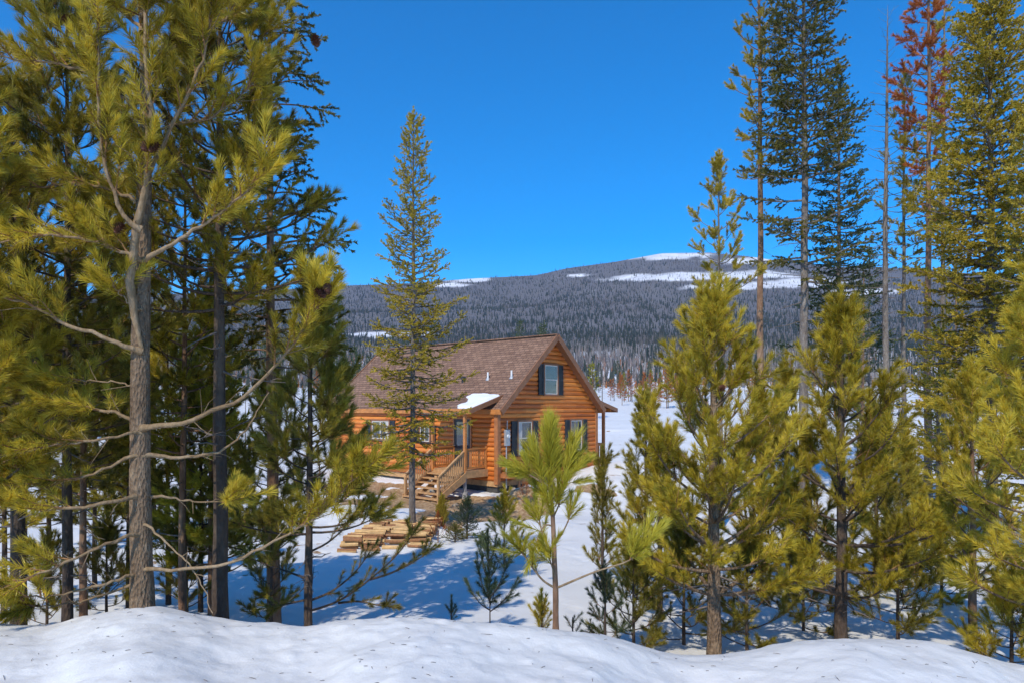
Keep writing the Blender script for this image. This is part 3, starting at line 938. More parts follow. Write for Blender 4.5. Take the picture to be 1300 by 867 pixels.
# left (entry) porch
PX, P0, P1, DZ = -1.33, .5, 2.5, .5
mb = MB()
for k in range(10):
    x0 = PX + .02 + k * .132; mb.box(x0, x0 + .124, P0, P1, DZ - .035, DZ)
dk = mb.build('porch_deck', M['raw'], cab)
mb = MB(); mb.box(PX - .03, -.06, P0 - .04, P0, DZ - .30, DZ + .004); mb.box(PX - .03, -.06, P1, P1 + .04, DZ - .30, DZ + .004); mb.box(PX - .032, PX, P0, P1, DZ - .30, DZ - .036)
mb.build('joist_frame', M['raw'], dk)
for yy in (P0 + .05, P1 - .05):
    mb = MB(); mb.box(PX - .06, PX + .06, yy - .06, yy + .06, DZ - .1, 3.02); mb.build('porch_post', M['beam'], cab, bevel=.012)
    mb = MB(); mb.tube([(PX, yy, -1.2), (PX, yy, -.35)], .13, 10, cap=True); mb.box(PX - .05, PX + .05, yy - .05, yy + .05, -.36, DZ - .3); mb.build('pier', M['concrete'], cab)
# porch roof, one shed plane into the main roof
for (x0, z0, x1, z1, ya, yb, nm) in ((-1.47, 2.98, .62, 3.60, P0 - .35, P1 + .55, 'l'), (W_ + 1.85, 2.98, W_ - .62, 3.60, -.05, 8.0, 'r')):
    mb = MB(); mb.hexa(np.array([(x0, ya, z0 - .09), (x1, ya, z1 - .09), (x0, yb, z0 - .09), (x1, yb, z1 - .09), (x0, ya, z0), (x1, ya, z1), (x0, yb, z0), (x1, yb, z1)]))
    pr = mb.build('porch_roof', M['shingle'], cab)
    mb = MB(); s_ = -1 if nm == 'l' else 1
    mb.box(min(x0 + s_ * .05, x0 + s_ * .005), max(x0 + s_ * .05, x0 + s_ * .005), ya - .03, yb + .03, z0 - .20, z0 + .005); mb.build('fascia_board', M['beam'] if nm == 'l' else M['fascia'], pr)
    for yy in (ya - .025, yb + .025):
        mb = MB(); mb.beam((x0, yy, z0 - .09), (x1 + (0 if nm == 'l' else 0), yy, z1 - .09), .045, .18); mb.build('rake_board', M['fascia'], pr)
    mb = MB()
    bx = PX if nm == 'l' else W_ + 1.46
    mb.box(bx - .06, bx + .06, ya + .12, yb - .12, 2.83, 2.985 if nm == 'l' else 2.97); mb.build('porch_beam', M['beam'], pr)
# right porch
RP = W_ + 1.46
for yy in (.5, 3.0, 5.5, 7.8):
    mb = MB(); mb.box(RP - .07, RP + .07, yy - .07, yy + .07, -.3, 2.84); mb.build('porch_post', M['trim'], cab, bevel=.012)
mb = MB(); mb.box(W_ + .05, RP + .12, .42, 8, .12, .34); mb.build('porch_deck', M['raw'], cab)


def railing(a, b, parent, n, posts=True, h=.86, mat='beam'):
    """a,b: points at deck level"""
    a = np.array(a, float); b = np.array(b, float); up = np.array([0, 0, 1.])
    mb = MB(); mb.beam(a + up * h, b + up * h, .09, .045); mb.beam(a + up * (h - .07), b + up * (h - .07), .04, .08); rl = mb.build('railing', M[mat], parent)
    m2 = MB(); m2.beam(a + up * .10, b + up * .10, .04, .085); m2.build('bottom_rail', M[mat], rl)
    for k in range(n):
        p = a + (b - a) * (k + .5) / n
        m2 = MB(); m2.beam(p + up * .06, p + up * (h - .03), .036, .036, up=(1, 0, 0)); m2.build('baluster', M[mat], rl)
    if posts:
        for p in posts:
            p = np.array(p, float); m2 = MB(); m2.box(p[0] - .045, p[0] + .045, p[1] - .045, p[1] + .045, p[2], p[2] + h + .08); m2.build('rail_post', M[mat], rl, bevel=.008)
    return rl


railing((PX + .08, P0 + .05, DZ), (-.14, P0 + .05, DZ), cab, 9, posts=[(-.10, P0 + .05, DZ)])
railing((PX + .08, P1 - .05, DZ), (-.14, P1 - .05, DZ), cab, 9, posts=[(-.10, P1 - .05, DZ)])
railing((RP, .58, .34), (RP, 2.9, .34), cab, 14, posts=None, mat='trim')
railing((W_ + .12, .5, .34), (RP - .08, .5, .34), cab, 9, posts=None, mat='trim')
# stairs down to the dirt
NS = 6; RUN, RISE = .255, .165
st = MB()
for k in range(NS):
    x1 = PX - .035 - k * RUN; z = DZ - (k + 1) * RISE
    for q in (0, 1):
        st.box(x1 - RUN - .02 + q * .14, x1 - RUN - .02 + q * .14 + .13, P0 - .0, P1 + .0, z - .04, z)
for yy in (P0 + .55, P1 - .55):
    xe_ = PX - .035 - NS * RUN; st.hexa(np.array([(xe_ + .08, yy - .02, DZ - (NS + .9) * RISE), (PX - .06, yy - .02, DZ - .50), (xe_ + .08, yy + .02, DZ - (NS + .9) * RISE), (PX - .06, yy + .02, DZ - .50), (xe_ + .08, yy - .02, DZ - NS * RISE - .05), (PX - .06, yy - .02, DZ - .21), (xe_ + .08, yy + .02, DZ - NS * RISE - .05), (PX - .06, yy + .02, DZ - .21)]))
stairs = st.build('stairs', M['raw'], cab)
xe = PX - .035 - NS * RUN; ze = DZ - (NS + .6) * RISE
for yy in (P0 - .022, P1 + .022):
    mb = MB(); mb.hexa(np.array([(xe, yy - .02, ze - .05), (PX - .03, yy - .02, DZ - .42), (xe, yy + .02, ze - .05), (PX - .03, yy + .02, DZ - .42),
                                 (xe, yy - .02, ze + .16), (PX - .03, yy - .02, DZ - .06), (xe, yy + .02, ze + .16), (PX - .03, yy + .02, DZ - .06)])); mb.build('stringer', M['raw'], stairs)
for yy in (P0 + .03, P1 - .03):
    railing((PX - .1, yy, DZ - .08), (xe + .12, yy, DZ - NS * RISE - .0), cab, 12, posts=[(xe + .10, yy, DZ - NS * RISE - .2)], h=.86, mat='raw')
# landing by the gable and meter
mb = MB()
for k in range(6): mb.box(.1, 1.35, -.30 - k * .16, -.155 - k * .16, .33, .37)
mb.box(.1, 1.35, -1.13, -1.10, .15, .33); mb.box(.1, .14, -1.10, -.06, .15, .33); mb.box(1.31, 1.35, -1.10, -.06, .15, .33)
for x in (.16, 1.28): mb.box(x - .045, x + .045, -1.08, -.99, -.8, .15)
mb.build('side_landing', M['trim'], cab)
mb = MB(); mb.box(.33, .62, -.17, -.055, 1.45, 2.12); mt = mb.build('meter_box', M['metal'], cab, bevel=.012)
mb = MB(); mb.tube([(.475, -.17, 1.85), (.475, -.23, 1.85)], .075, 14, cap=True); mb.build('meter', M['white'], mt)
mb = MB(); mb.tube([(.42, -.12, -.3), (.42, -.12, 1.46)], .028, 8, cap=True); mb.tube([(.47, -.12, 2.1), (.47, -.12, 2.5)], .02, 8, cap=True); mb.build('conduit', M['metal'], mt)


def on_roof(px, row):
    """point of the left roof plane seen at a picture position, in cabin coordinates"""
    d = np.array([(px - 650) / F, 1, -(row - HR) / F])
    c, s = math.cos(TH), math.sin(TH)
    def loc(v): return np.array([v[0] * c + v[1] * s, -v[0] * s + v[1] * c, v[2]])
    o = loc(np.array([-CO[0], -CO[1], CZ])); dl = loc(d)
    t = (RZ + SL * o[0] - o[2]) / (dl[2] - SL * dl[0])
    return o + dl * t


for (px, row) in ((619.5, 481), (649.5, 479)):
    p = on_roof(px, row); mb = MB(); mb.tube([p + (0, 0, -.1), p + (0, 0, .31)], .042, 12, cap=True)
    v = mb.build('vent_pipe', M['white'], cab)
    mb = MB(); mb.tube([p + (0, 0, -.06), p + (0, 0, .07)], [.11, .055], 12); mb.build('flashing', M['metal'], v)
p = on_roof(588, 484); mb = MB(); mb.tube([p + (0, 0, -.1), p + (0, 0, .1), p + (0, 0, .101), p + (0, 0, .2), p + (0, 0, .24)], [.08, .08, .13, .12, .04], 14, cap=True); mb.build('roof_vent', M['black'], cab)


# snow lying on the two porch roofs
def snow_slab(x0, z0, x1, z1, ya, yb, label, seed, cover):
    n, m = 36, 30; V = []
    xs = np.linspace(0, 1, n); ys = np.linspace(0, 1, m)
    Xg, Yg = np.meshgrid(xs, ys, indexing='ij')
    edge = np.minimum(np.minimum(Xg, 1 - Xg) * abs(x1 - x0), np.minimum(Yg, 1 - Yg) * abs(yb - ya))
    h = .15 * np.clip(edge / .16, 0, 1) ** .5 * (1 + .6 * fbm(Xg * 3, Yg * 3, seed))
    cv = cover(Xg, Yg) + .35 * fbm(Xg * 4 + 9, Yg * 4, seed + 2)
    h = h * np.clip(cv * 4, 0, 1) - .03
    X = x0 + (x1 - x0) * Xg; Y = ya + (yb - ya) * Yg; Z = z0 + (z1 - z0) * Xg + h
    V = np.stack([X, Y, Z], -1).reshape(-1, 3)
    i = np.arange(n - 1)[:, None] * m; j = np.arange(m - 1)[None, :]
    Q = np.stack([i + j, i + j + 1, i + m + j + 1, i + m + j], -1).reshape(-1, 4)
    me = mesh_np('snow_patch', V, Q, None, [M['snow']], smooth=True)
    o = link('snow_patch', me); o.location = CO; o.rotation_euler = (0, 0, TH)
    tag(o, label, 'snow', kind='stuff')


snow_slab(-1.42, 3.0, .42, 3.545, P0 - .33, P1 + .3, 'white snow lying on the small entry porch roof', 3, lambda a, b: .55 + a * .9 - b * 1.9)
snow_slab(W_ + 1.8, 2.99, W_ - .35, 3.53, 0.0, 7.6, 'white snow lying on the far side porch roof', 5, lambda a, b: .6 + a * 0)

# dish or antenna-like dark debris beside the piers: scrap boards on the dirt
M['log_bark'] = simple('firewood_bark', (.30, .14, .06), .9, .4, 20, bump=.4)
M['log_cut'] = simple('split_wood', (.60, .38, .165), .75, .3, 10, bump=.3)
for (x, y, rz, l, lab) in ((4.0, 21.0, .1, .75, 'short weathered brown board lying on the snow right of the golden pine'), (3.4, 19.3, -.5, .3, 'small brown wood scrap lying on the snow near the weathered board')):
    mb = MB(); mb.box(-l / 2, l / 2, -.09, .09, 0, .06); mb.box(-l / 2 + .05, l / 2 - .12, -.02, .14, .062, .11)
    o = mb.build('scrap_board', M['log_cut'] if l < .5 else M['log_bark'], None, bevel=.01); o.location = (x, y, zg1(x, y) + .02); o.rotation_euler = (.05, -.1, rz)
    tag(o, lab, 'board')

# ================================================================== firewood stacks
LOGM = []
for k in range(5):
    mb = MB(); r = random.Random(k + 40); l = .46; n = 7
    ang = np.linspace(0, 2 * np.pi, n, endpoint=False); rr = [.055 * r.uniform(.75, 1.15) for _ in range(n)]
    V = []
    for xx, s in ((-l / 2, 1), (0, 1.02), (l / 2, .97)):
        for a, q in zip(ang, rr): V.append((xx, math.cos(a) * q * s, math.sin(a) * q * s * (.8 if k % 2 else 1)))
    V += [(-l / 2, 0, 0), (l / 2, 0, 0)]
    Q = [(i * n + j, i * n + (j + 1) % n, (i + 1) * n + (j + 1) % n, (i + 1) * n + j) for i in range(2) for j in range(n)]
    T = [(3 * n, (j + 1) % n, j) for j in range(n)] + [(3 * n + 1, 2 * n + j, 2 * n + (j + 1) % n) for j in range(n)]
    mi = [1 if (q % n) < (2 if k % 2 else 4) else 0 for q in range(2 * n)] + [2] * (2 * n)
    LOGM.append(mesh_np('firewood_log', V, Q, T, [M['log_cut'], M['log_bark'], M['log_bark']], mi))
rl = random.Random(5)
nl = 0
for row in range(4):
    n = 22 if row < 3 else 17
    for c in range(n):
        for lay in range(3):
            if lay and (c < lay or c > n - 1 - lay): continue
            s = c / 22.0
            cx = -4.02 + row * .55 + s * .32; cy = 16.5 + s * 4.3 + row * .12
            if rl.random() < .05: continue
            o = bpy.data.objects.new('firewood_log', LOGM[rl.randrange(5)]); COL.objects.link(o)
            z = zg1(cx, cy)
            o.location = (cx + rl.uniform(-.05, .05), cy + (.1 if lay % 2 else 0), z + .04 + lay * .085)
            o.rotation_euler = (rl.uniform(0, 6.2), rl.uniform(-.08, .08), math.radians(-8) + rl.uniform(-.2, .2))
            o.scale = (1.0, .88, .88)
            tag(o, 'split firewood log in the low rows of logs on the snow left of the steps', 'log', 'firewood logs laid in low rows')

# stones in the disturbed ground by the side landing
STM = []
for k in range(3):
    bm_ = __import__('bmesh').new(); __import__('bmesh').ops.create_icosphere(bm_, subdivisions=2, radius=1)
    for v in bm_.verts:
        q = v.co.copy(); f = 1 + .5 * float(fbm(q.x * 1.3 + k * 5, q.y * 1.3 + q.z * 1.7, 70)); v.co = Vector((q.x * f, q.y * f * .8, q.z * f * .6))
    me = bpy.data.meshes.new('stone'); bm_.to_mesh(me); bm_.free(); me.materials.append(simple('stone_%d' % k, (.34, .26, .18), .9, .35, 3, bump=.4)); STM.append(me)
for k in range(26):
    x = rl.gauss(.4, .5) if k < 16 else rl.gauss(-1.3, 1.1); y = rl.gauss(25.4, .35) if k < 16 else rl.gauss(24.0, .9); r_ = rl.uniform(.05, .16)
    o = bpy.data.objects.new('stone', STM[k % 3]); COL.objects.link(o); o.location = (x, y, zg1(x, y) + r_ * .2); o.scale = (r_, r_, r_); o.rotation_euler = (rl.uniform(-.3, .3), rl.uniform(-.3, .3), rl.uniform(0, 6))
    tag(o, 'tan stone lying in the bare dirt in front of the cabin', 'stone', 'tan stones strewn on the bare dirt')

# ================================================================== trees
HILLBELT = []


def near_pine_a():
    """big pine left of the picture, limbs laid one by one"""
    Y = 6.6; r = random.Random(11)
    X = X_of(181, Y); z = zg1(X, Y)
    root = empty('pine_tree', (X, Y, z), 0, 'large grey trunked pine with long bare curving limbs on the front snow bank', 'tree')
    o = np.array([X, Y, z])
    def P(l, y0=0.0, y1=0.0):
        n = len(l); return np.array([at(px, rw, Y + y0 + (y1 - y0) * i / (n - 1)) - o for i, (px, rw) in enumerate(l)])
    wood = MB()
    tp = P([(181, 830), (181, 775), (179, 700), (178, 620), (178, 540), (178, 440), (180, 350), (183, 250), (186, 120), (180, 0), (177, -60), (178, -110)], 0, .15)
    tp, _ = resample(tp, 34)
    wood.tube(tp, np.interp(np.linspace(0, 1, 34), [0, .12, .5, 1], [.128, .102, .08, .02]), 14, rough=.08)
    tr = wood.build('trunk', M['bark_a'], root, smooth=True)
    fol = Foliage('p0', True)
    limbs = [
        # (points, y start, y end, thickness, foliage from, side twig length, n)
        ([(182, 450), (176, 415), (164, 378), (163, 345), (170, 300), (183, 258), (189, 200), (190, 120), (182, 40), (190, -60)], 0, -.4, .055, .45, .45),
        ([(188, 541), (230, 538), (275, 522), (312, 502), (345, 470), (378, 432), (400, 400), (410, 368)], 0, -.5, .030, .72, .34),
        ([(188, 577), (235, 581), (278, 575), (308, 552), (328, 520), (341, 498)], 0, .3, .022, .97, .01),
        ([(168, 444), (130, 427), (80, 412), (42, 388), (0, 376), (-50, 350)], 0, -.4, .028, .45, .5),
        ([(170, 540), (158, 524), (110, 518), (60, 505), (20, 495), (-40, 470)], 0, .3, .022, .3, .4),
        ([(168, 548), (115, 560), (60, 566), (0, 580), (-60, 590)], 0, -.5, .016, .3, .45),
        ([(168, 576), (125, 598), (72, 613), (20, 617), (-50, 612)], 0, -.3, .018, .35, .5),
        ([(166, 629), (150, 634), (120, 643), (46, 647), (0, 641), (-60, 640)], 0, -.6, .024, .45, .5),
        ([(190, 629), (235, 635), (280, 637), (306, 632)], 0, .3, .017, .9, .2),
        ([(193, 721), (240, 722), (272, 720), (305, 709), (338, 693), (390, 662), (425, 633), (448, 612), (470, 590)], 0, -1.0, .022, .70, .30),
        ([(167, 677), (136, 690), (106, 702), (60, 724), (5, 745), (-50, 760)], 0, -.8, .020, .5, .4),
        ([(167, 728), (148, 735), (120, 745), (67, 757), (0, 756)], 0, -.5, .019, .75, .3),
        ([(170, 740), (140, 751), (103, 763), (57, 769), (20, 775)], 0, -.2, .015, .8, .2),
        ([(188, 665), (215, 690), (245, 722), (262, 755), (270, 778)], 0, -.3, .014, .99, .01),
        ([(180, 330), (205, 318), (235, 300), (265, 280), (290, 262), (312, 248), (330, 222), (336, 190)], 0, -.4, .026, .50, .32),
        ([(165, 290), (150, 260), (136, 221), (126, 166), (124, 110), (126, 50), (118, -20)], -.2, -.5, .024, .25, .42),
        ([(186, 230), (210, 175), (236, 125), (256, 80), (268, 35), (270, -20)], 0, -.3, .026, .45, .45),
        ([(168, 488), (130, 483), (80, 484), (40, 480)], 0, .3, .010, .6, .3),
        ([(172, 392), (150, 372), (142, 356)], 0, -.2, .010, .7, .2),
        ([(178, 330), (130, 310), (90, 300), (40, 300), (0, 310), (-40, 300)], 0, -.6, .022, .2, .5),
        ([(182, 260), (140, 240), (90, 232), (40, 240), (-10, 235)], 0, .5, .022, .2, .5),
        ([(184, 150), (150, 120), (100, 90), (60, 78), (20, 80), (-30, 60)], 0, -.4, .022, .2, .5),
        ([(184, 90), (215, 60), (250, 50), (290, 20), (320, -30)], 0, .3, .020, .2, .45),
        ([(184, 170), (220, 160), (270, 150), (310, 120), (330, 90)], 0, .6, .020, .3, .45),
        ([(182, 40), (150, 10), (110, -10), (70, -20)], 0, .2, .020, .1, .5),
        ([(182, 20), (210, -20), (260, -30)], 0, -.5, .020, .1, .5),
    ]
    for k, (l, y0, y1, th, f0, tw) in enumerate(limbs):
        if k: l = [(180 if l[0][0] > 150 else l[0][0], l[0][1] + 2)] + l
        pts, L = resample(P(l, y0, y1), 22)
        pts[1:-1] += np.array([[r.gauss(0, .008), r.gauss(0, .008), r.gauss(0, .008)] for _ in range(20)])
        b = MB(); b.tube(pts, np.linspace(th * .82, max(.004, th * .22), 22) * (1 + .12 * RNG.random(22)) * ((1 + .7 * np.exp(-np.arange(22) * (L / 21) / .09)) if k else np.clip(.35 + np.arange(22) * .2, 0, 1)), 8, rough=.1)
        # bare side twigs on the inner part
        for q in range(int(L * 4)):
            i = r.randrange(3, 20); t = pts[i] - pts[i - 1]; t /= np.linalg.norm(t)
            d = rotv(t, np.array([r.uniform(-1, 1), r.uniform(-1, 1), r.uniform(-1, 1)]), r.uniform(.6, 1.3)); ll = r.uniform(.08, .35)
            b.tube([pts[i], pts[i] + d * ll * .5 + (0, 0, .02), pts[i] + d * ll + (0, 0, r.uniform(-.03, .08))], [.005, .0035, .002], 4)
        b.build('branch', M['bark_limb'], root, smooth=True)
        if f0 < .95:
            dress(fol, pts, max(.06, f0 - .08), .085, tw * .9, .35, 50, 1.1, 7, .52, .3, r=r)
    link('crown', fol.mesh('crown', M['needle_near'], M['twig']), root)
    for (px, rw, dy) in ((190, 193, -.5), (95, 35, -.5), (414, 372, -.6), (413, 378, -.6), (181, 191, -.5), (146, 296, -.3), (403, 60, .3)):
        cone_at(at(px, rw, Y + dy) - o, root, 1.25)


near_pine_a()

# --- the front left group
T = make_tree
def low_boughs(fol, tpos, root, r):
    X = X_of(392, 8.6); o = np.array([X, 8.6, zg1(X, 8.6)])
    for l, y1 in (([(393, 775), (430, 765), (470, 735), (505, 705), (528, 672)], -.3), ([(470, 735), (495, 728), (520, 716), (545, 700)], -.4), ([(393, 762), (420, 752), (450, 728), (470, 700)], .4),
                  ([(430, 765), (455, 762), (480, 768), (496, 770)], -.5), ([(393, 700), (415, 690), (440, 668), (458, 640)], .5), ([(392, 735), (365, 725), (335, 715), (310, 705)], .2), ([(392, 760), (370, 765), (345, 770)], -.2)):
        P, L = resample(np.array([at(a, b, 8.6 + y1 * k / (len(l) - 1)) - o for k, (a, b) in enumerate(l)]), 12)
        b = MB(); b.tube(P, np.linspace(.016, .005, 12), 6); b.build('branch', M['bark_dark'], root, smooth=True)
        dress(fol, P, .2, .13, .2, .15, 45, .68, 4, .25, .15, r=r)


def pine_prof(t): return .35 + .65 * math.sin(math.pi * min(1, (t * .9 + .22))) if t < .75 else max(.1, (1 - t) * 2.2)


tree_px('pine_tree', 280, 7.7, -30, r0=.088, label='dark trunked shaded pine standing behind the long limbs, left of the reddish trunk', base=.50, R=1.15, nbr=66, el=(-5, 35), curve=6,
        lod='p0', nmat='needle_near', bark='bark_dark', seed=21, spacing=.17, tw=.55, tint=.25, prof=lambda t: (1 - t) ** .35 * .95 + .1, dead_below=14, twigs=True, sc=1.0)
tree_px('pine_tree', 392, 8.6, 352, r0=.055, label='slim dark pine beside the cabin wall with drooping lower sprays over the snow', base=.30, R=.82, nbr=50, el=(2, 40), curve=6,
        lod='p0', nmat='needle_dark', bark='bark_dark', seed=22, spacing=.16, tw=.42, tint=.42, prof=lambda t: (1 - t) ** .6 * .95 + .1, dead_below=10, twigs=True, azbias=(.1, .25), extra=low_boughs)
tree_px('pine_tree', 22, 8.6, 120, r0=.095, label='brown trunked pine at the left edge rising from behind the snow bank', base=.30, R=1.2, nbr=75, el=(0, 35), curve=5,
        lod='p0', nmat='needle_near', bark='bark_dark', seed=23, spacing=.18, tw=.5, tint=.3, prof=lambda t: (1 - t) ** .4 * .95 + .1, dead_below=12, twigs=True)
tree_px('pine_tree', -75, 6.4, 60, r0=.09, label='bright green pine mostly outside the left edge with sunny needle sprays reaching in', base=.18, R=1.0, nbr=70, el=(5, 40), curve=6,
        lod='p0', nmat='needle_near', bark='bark_a', seed=24, spacing=.17, tw=.5, tint=.5, prof=lambda t: (1 - t) ** .4 * .95 + .1, twigs=True)
tree_px('pine_tree', 84, 8.2, -20, r0=.06, label='slender dark pine just left of the large grey trunk, lower trunk bare', base=.33, R=1.1, nbr=95, el=(-5, 35), curve=5,
        lod='p0', nmat='needle_dark', bark='bark_dark', seed=25, spacing=.19, tw=.5, tint=.4, prof=lambda t: (1 - t) ** .4 * .95 + .12, dead_below=14, twigs=True)
tree_px('pine_tree', 232, 9.9, 190, r0=.055, label='thin reddish trunked pine between the grey trunk and the dark trunk', base=.36, R=1.2, nbr=60, el=(0, 35), curve=5,
        lod='p1', nmat='needle_near', bark='bark_red', seed=26, spacing=.2, tw=.5, tint=.3, prof=lambda t: (1 - t) ** .5 * .95 + .1, dead_below=16)
tree_px('pine_tree', 105, 9.5, 230, r0=.05, label='small thin pine behind the slender dark pine, under its crown', base=.3, R=1.0, nbr=50, el=(0, 35), curve=5,
        lod='p1', nmat='needle_dark', bark='bark_red', seed=27, spacing=.2, tw=.45, tint=.35, dead_below=10)
tree_px('spruce_tree', 349, 9.6, -50, r0=.088, label='tall reddish trunked spruce with drooping boughs high against the sky', base=.40, R=1.15, nbr=95, el=(12, 25), curve=-4,
        lod='s1', nmat='needle_spruce', bark='bark_red', seed=28, spacing=.13, tw=.6, up=-.10, droop=.35, ang=48, sc=.7, tipn=2, tint=.3, prof=lambda t: (1 - t) ** .45 * .9 + .1, dead_below=26,
        side=lambda a, t: .55 + .45 * (math.cos(a) > 0))
tree_px('pine_tree', 268, 10.6, 372, r0=.05, label='golden sunlit young pine seen between the trunks of the left grove', base=.12, R=.95, nbr=60, el=(5, 45), curve=5,
        lod='p1', nmat='needle_gold', bark='bark_red', seed=29, spacing=.2, tw=.42, tint=.5)
tree_px('pine_tree', 140, 17.0, 380, r0=.05, label='yellow green young pine far back between the two left trunks', base=.1, R=1.1, nbr=60, el=(5, 45), curve=5,
        lod='p1', nmat='needle_gold', bark='bark_red', seed=30, spacing=.2, tw=.42, tint=.3)
tree_px('pine_tree', 196, 19, 300, r0=.06, label='shaded pine far back right behind the large grey trunk', base=.15, R=1.3, nbr=60, el=(0, 38), curve=5,
        lod='p1', nmat='needle_dark', bark='bark_dark', seed=32, spacing=.2, tw=.5, tint=.3)
tree_px('pine_tree', 30, 16, 250, r0=.06, label='shaded full pine far back near the left edge', base=.12, R=1.3, nbr=70, el=(0, 38), curve=5,
        lod='p1', nmat='needle_near', bark='bark_dark', seed=33, spacing=.2, tw=.5, tint=.2)

def spray(px0, row0, Y0, pts, seed, label, nm='needle_dark', tw=.3, tint=.2, name='fallen_bough', th=.014, f0=.15):
    """low bough lying out over the snow"""
    r = random.Random(seed)
    o = at(px0, row0, Y0); root = empty(name, tuple(o), 0, label, 'bough')
    P, L = resample(np.array([at(a, b, c) - o for a, b, c in pts]), 14)
    b = MB(); b.tube(P, np.linspace(th, .005, 14), 6); b.build('stem', M['bark_dark'], root, smooth=True)
    fol = Foliage('p0', True); dress(fol, P, f0, .12, tw, .2, 48, .75, 4, tint, .15, r=r)
    link('needles', fol.mesh('needles', M[nm], M['twig']), root)


# understory filling the grove below the crowns
for px, Y, top, nm, lab, sd in ((62, 11.5, 395, 'needle_near', 'young green pine filling the gap near the left edge, behind the brown trunk', 301), (120, 12.2, 430, 'needle_near', 'young pine just left of the big grey trunk, half hidden by its limbs', 302),
        (163, 11.0, 470, 'needle_dark', 'young dark pine directly behind the big grey trunk', 303), (214, 11.4, 410, 'needle_near', 'young pine close right of the big grey trunk', 304),
        (255, 10.8, 500, 'needle_dark', 'short dark pine just left of the dark shaded trunk', 305),
        (345, 10.4, 480, 'needle_dark', 'short dark pine in front of the reddish trunk', 307), (5, 10.6, 420, 'needle_near', 'young green pine at the very left edge of the grove', 308)):
    tree_px('pine_tree', px, Y, top, r0=.04, label=lab, base=.26, R=.85, nbr=44, el=(0, 42), curve=6, lod='p0', nmat=nm, bark='bark_dark', seed=sd, spacing=.16, tw=.38, tint=.38, prof=lambda t: (1 - t) ** .7 * .95 + .1,
            dead_below=4, sc=.95)


# low shaded pines at the slim tree's foot
tree_px('pine_sapling', 345, 9.4, 640, r0=.02, label='dull green pine sapling in the shade left of the slim dark trunk', base=.05, R=.5, nbr=18, el=(10, 50), curve=6,
        lod='p0', nmat='needle_dark', bark='bark_dark', seed=43, spacing=.12, tw=.22, tint=.4, twigs=True, sc=.75, cat='sapling')
tree_px('pine_sapling', 60, 9.6, 690, r0=.018, label='dark pine sapling in the shade at the foot of the left edge pines', base=.05, R=.6, nbr=18, el=(10, 50), curve=6,
        lod='p0', nmat='needle_dark', bark='bark_dark', seed=44, spacing=.12, tw=.25, tint=.3, twigs=True, sc=.75, cat='sapling')
tree_px('pine_sapling', 238, 10.5, 672, r0=.02, label='green pine sapling behind the bare lower limbs right of the grey trunk', base=.05, R=.55, nbr=22, el=(10, 50), curve=6,
        lod='p0', nmat='needle_dark', bark='bark_dark', seed=45, spacing=.12, tw=.25, tint=.35, twigs=True, sc=.75, cat='sapling')
tree_px('pine_sapling', 135, 10.5, 668, r0=.02, label='dusky pine sapling behind the bare lower limbs left of the grey trunk', base=.05, R=.6, nbr=22, el=(10, 50), curve=6,
        lod='p0', nmat='needle_dark', bark='bark_dark', seed=46, spacing=.12, tw=.25, tint=.3, twigs=True, sc=.75, cat='sapling')

# --- the lone spruce before the cabin
tree_px('spruce_tree', 524, 20.0, 143, r0=.09, label='lone tall narrow spruce standing in front of the cabin stairs', base=.17, R=1.8, nbr=235, el=(-18, 32), curve=5,
        lod='s1', nmat='needle_olive', bark='bark_grey', seed=51, spacing=.12, tw=.45, up=-.02, droop=.35, ang=50, sc=.72, tipn=2, tint=.46, tvar=.22, f0=.10, wob=.015,
        prof=lambda t: (1 - t) ** .72 * .98 * (1 if t > .1 else .85) + .07, keep=lambda t, r: r.random() < .88, dead_below=10)

# --- small trees on the open snow
def bottle_sapling():
    Y = 7.4; r = random.Random(61); X = X_of(622, Y); o = np.array([X, Y, zg1(X, Y)])
    root = empty('pine_sapling', tuple(o), 0, 'small dark bottle brush pine sapling standing alone on the open snow', 'sapling')
    w = MB(); fol = Foliage('p0', False)
    for l, dy in (([(622, 800), (622, 760), (621, 720), (620, 690)], 0), ([(622, 774), (612, 768), (603, 758), (599, 750)], .12), ([(622, 776), (633, 768), (643, 758), (649, 748)], -.1), ([(622, 762), (613, 745), (608, 728), (607, 718)], -.12),
                  ([(622, 758), (632, 745), (639, 730), (641, 716)], .12), ([(621, 735), (630, 722), (634, 708)], -.05), ([(621, 738), (614, 722), (612, 706)], .06), ([(621, 715), (616, 704), (615, 696)], .05), ([(621, 712), (627, 702), (628, 695)], -.05),
                  ([(622, 765), (620, 758), (618, 745)], -.3), ([(622, 768), (626, 758), (628, 748)], .3)):
        P, L = resample(np.array([at(a, b, Y + dy * k / (len(l) - 1)) - o for k, (a, b) in enumerate(l)]), 12)
        w.tube(P, np.linspace(.008, .003, 12), 5)
        n = max(2, int(L / .075))
        for k in range(n):
            q = (k + .5) / n * 11; a = int(q); 
            if dy == 0 and q < 4: continue
            p = P[a] + (P[min(11, a + 1)] - P[a]) * (q - a); t = P[min(11, a + 1)] - P[max(0, a - 1)]
            fol.add(p, t + np.array([r.gauss(0, .02) for _ in range(3)]), .58, np.clip(.3 + r.uniform(-.15, .15), 0, 1))
        fol.add(P[-1], P[-1] - P[-2], .5, .4)
    w.build('trunk', M['bark_dark'], root, smooth=True); link('crown', fol.mesh('crown', M['needle_blue'], M['twig']), root)


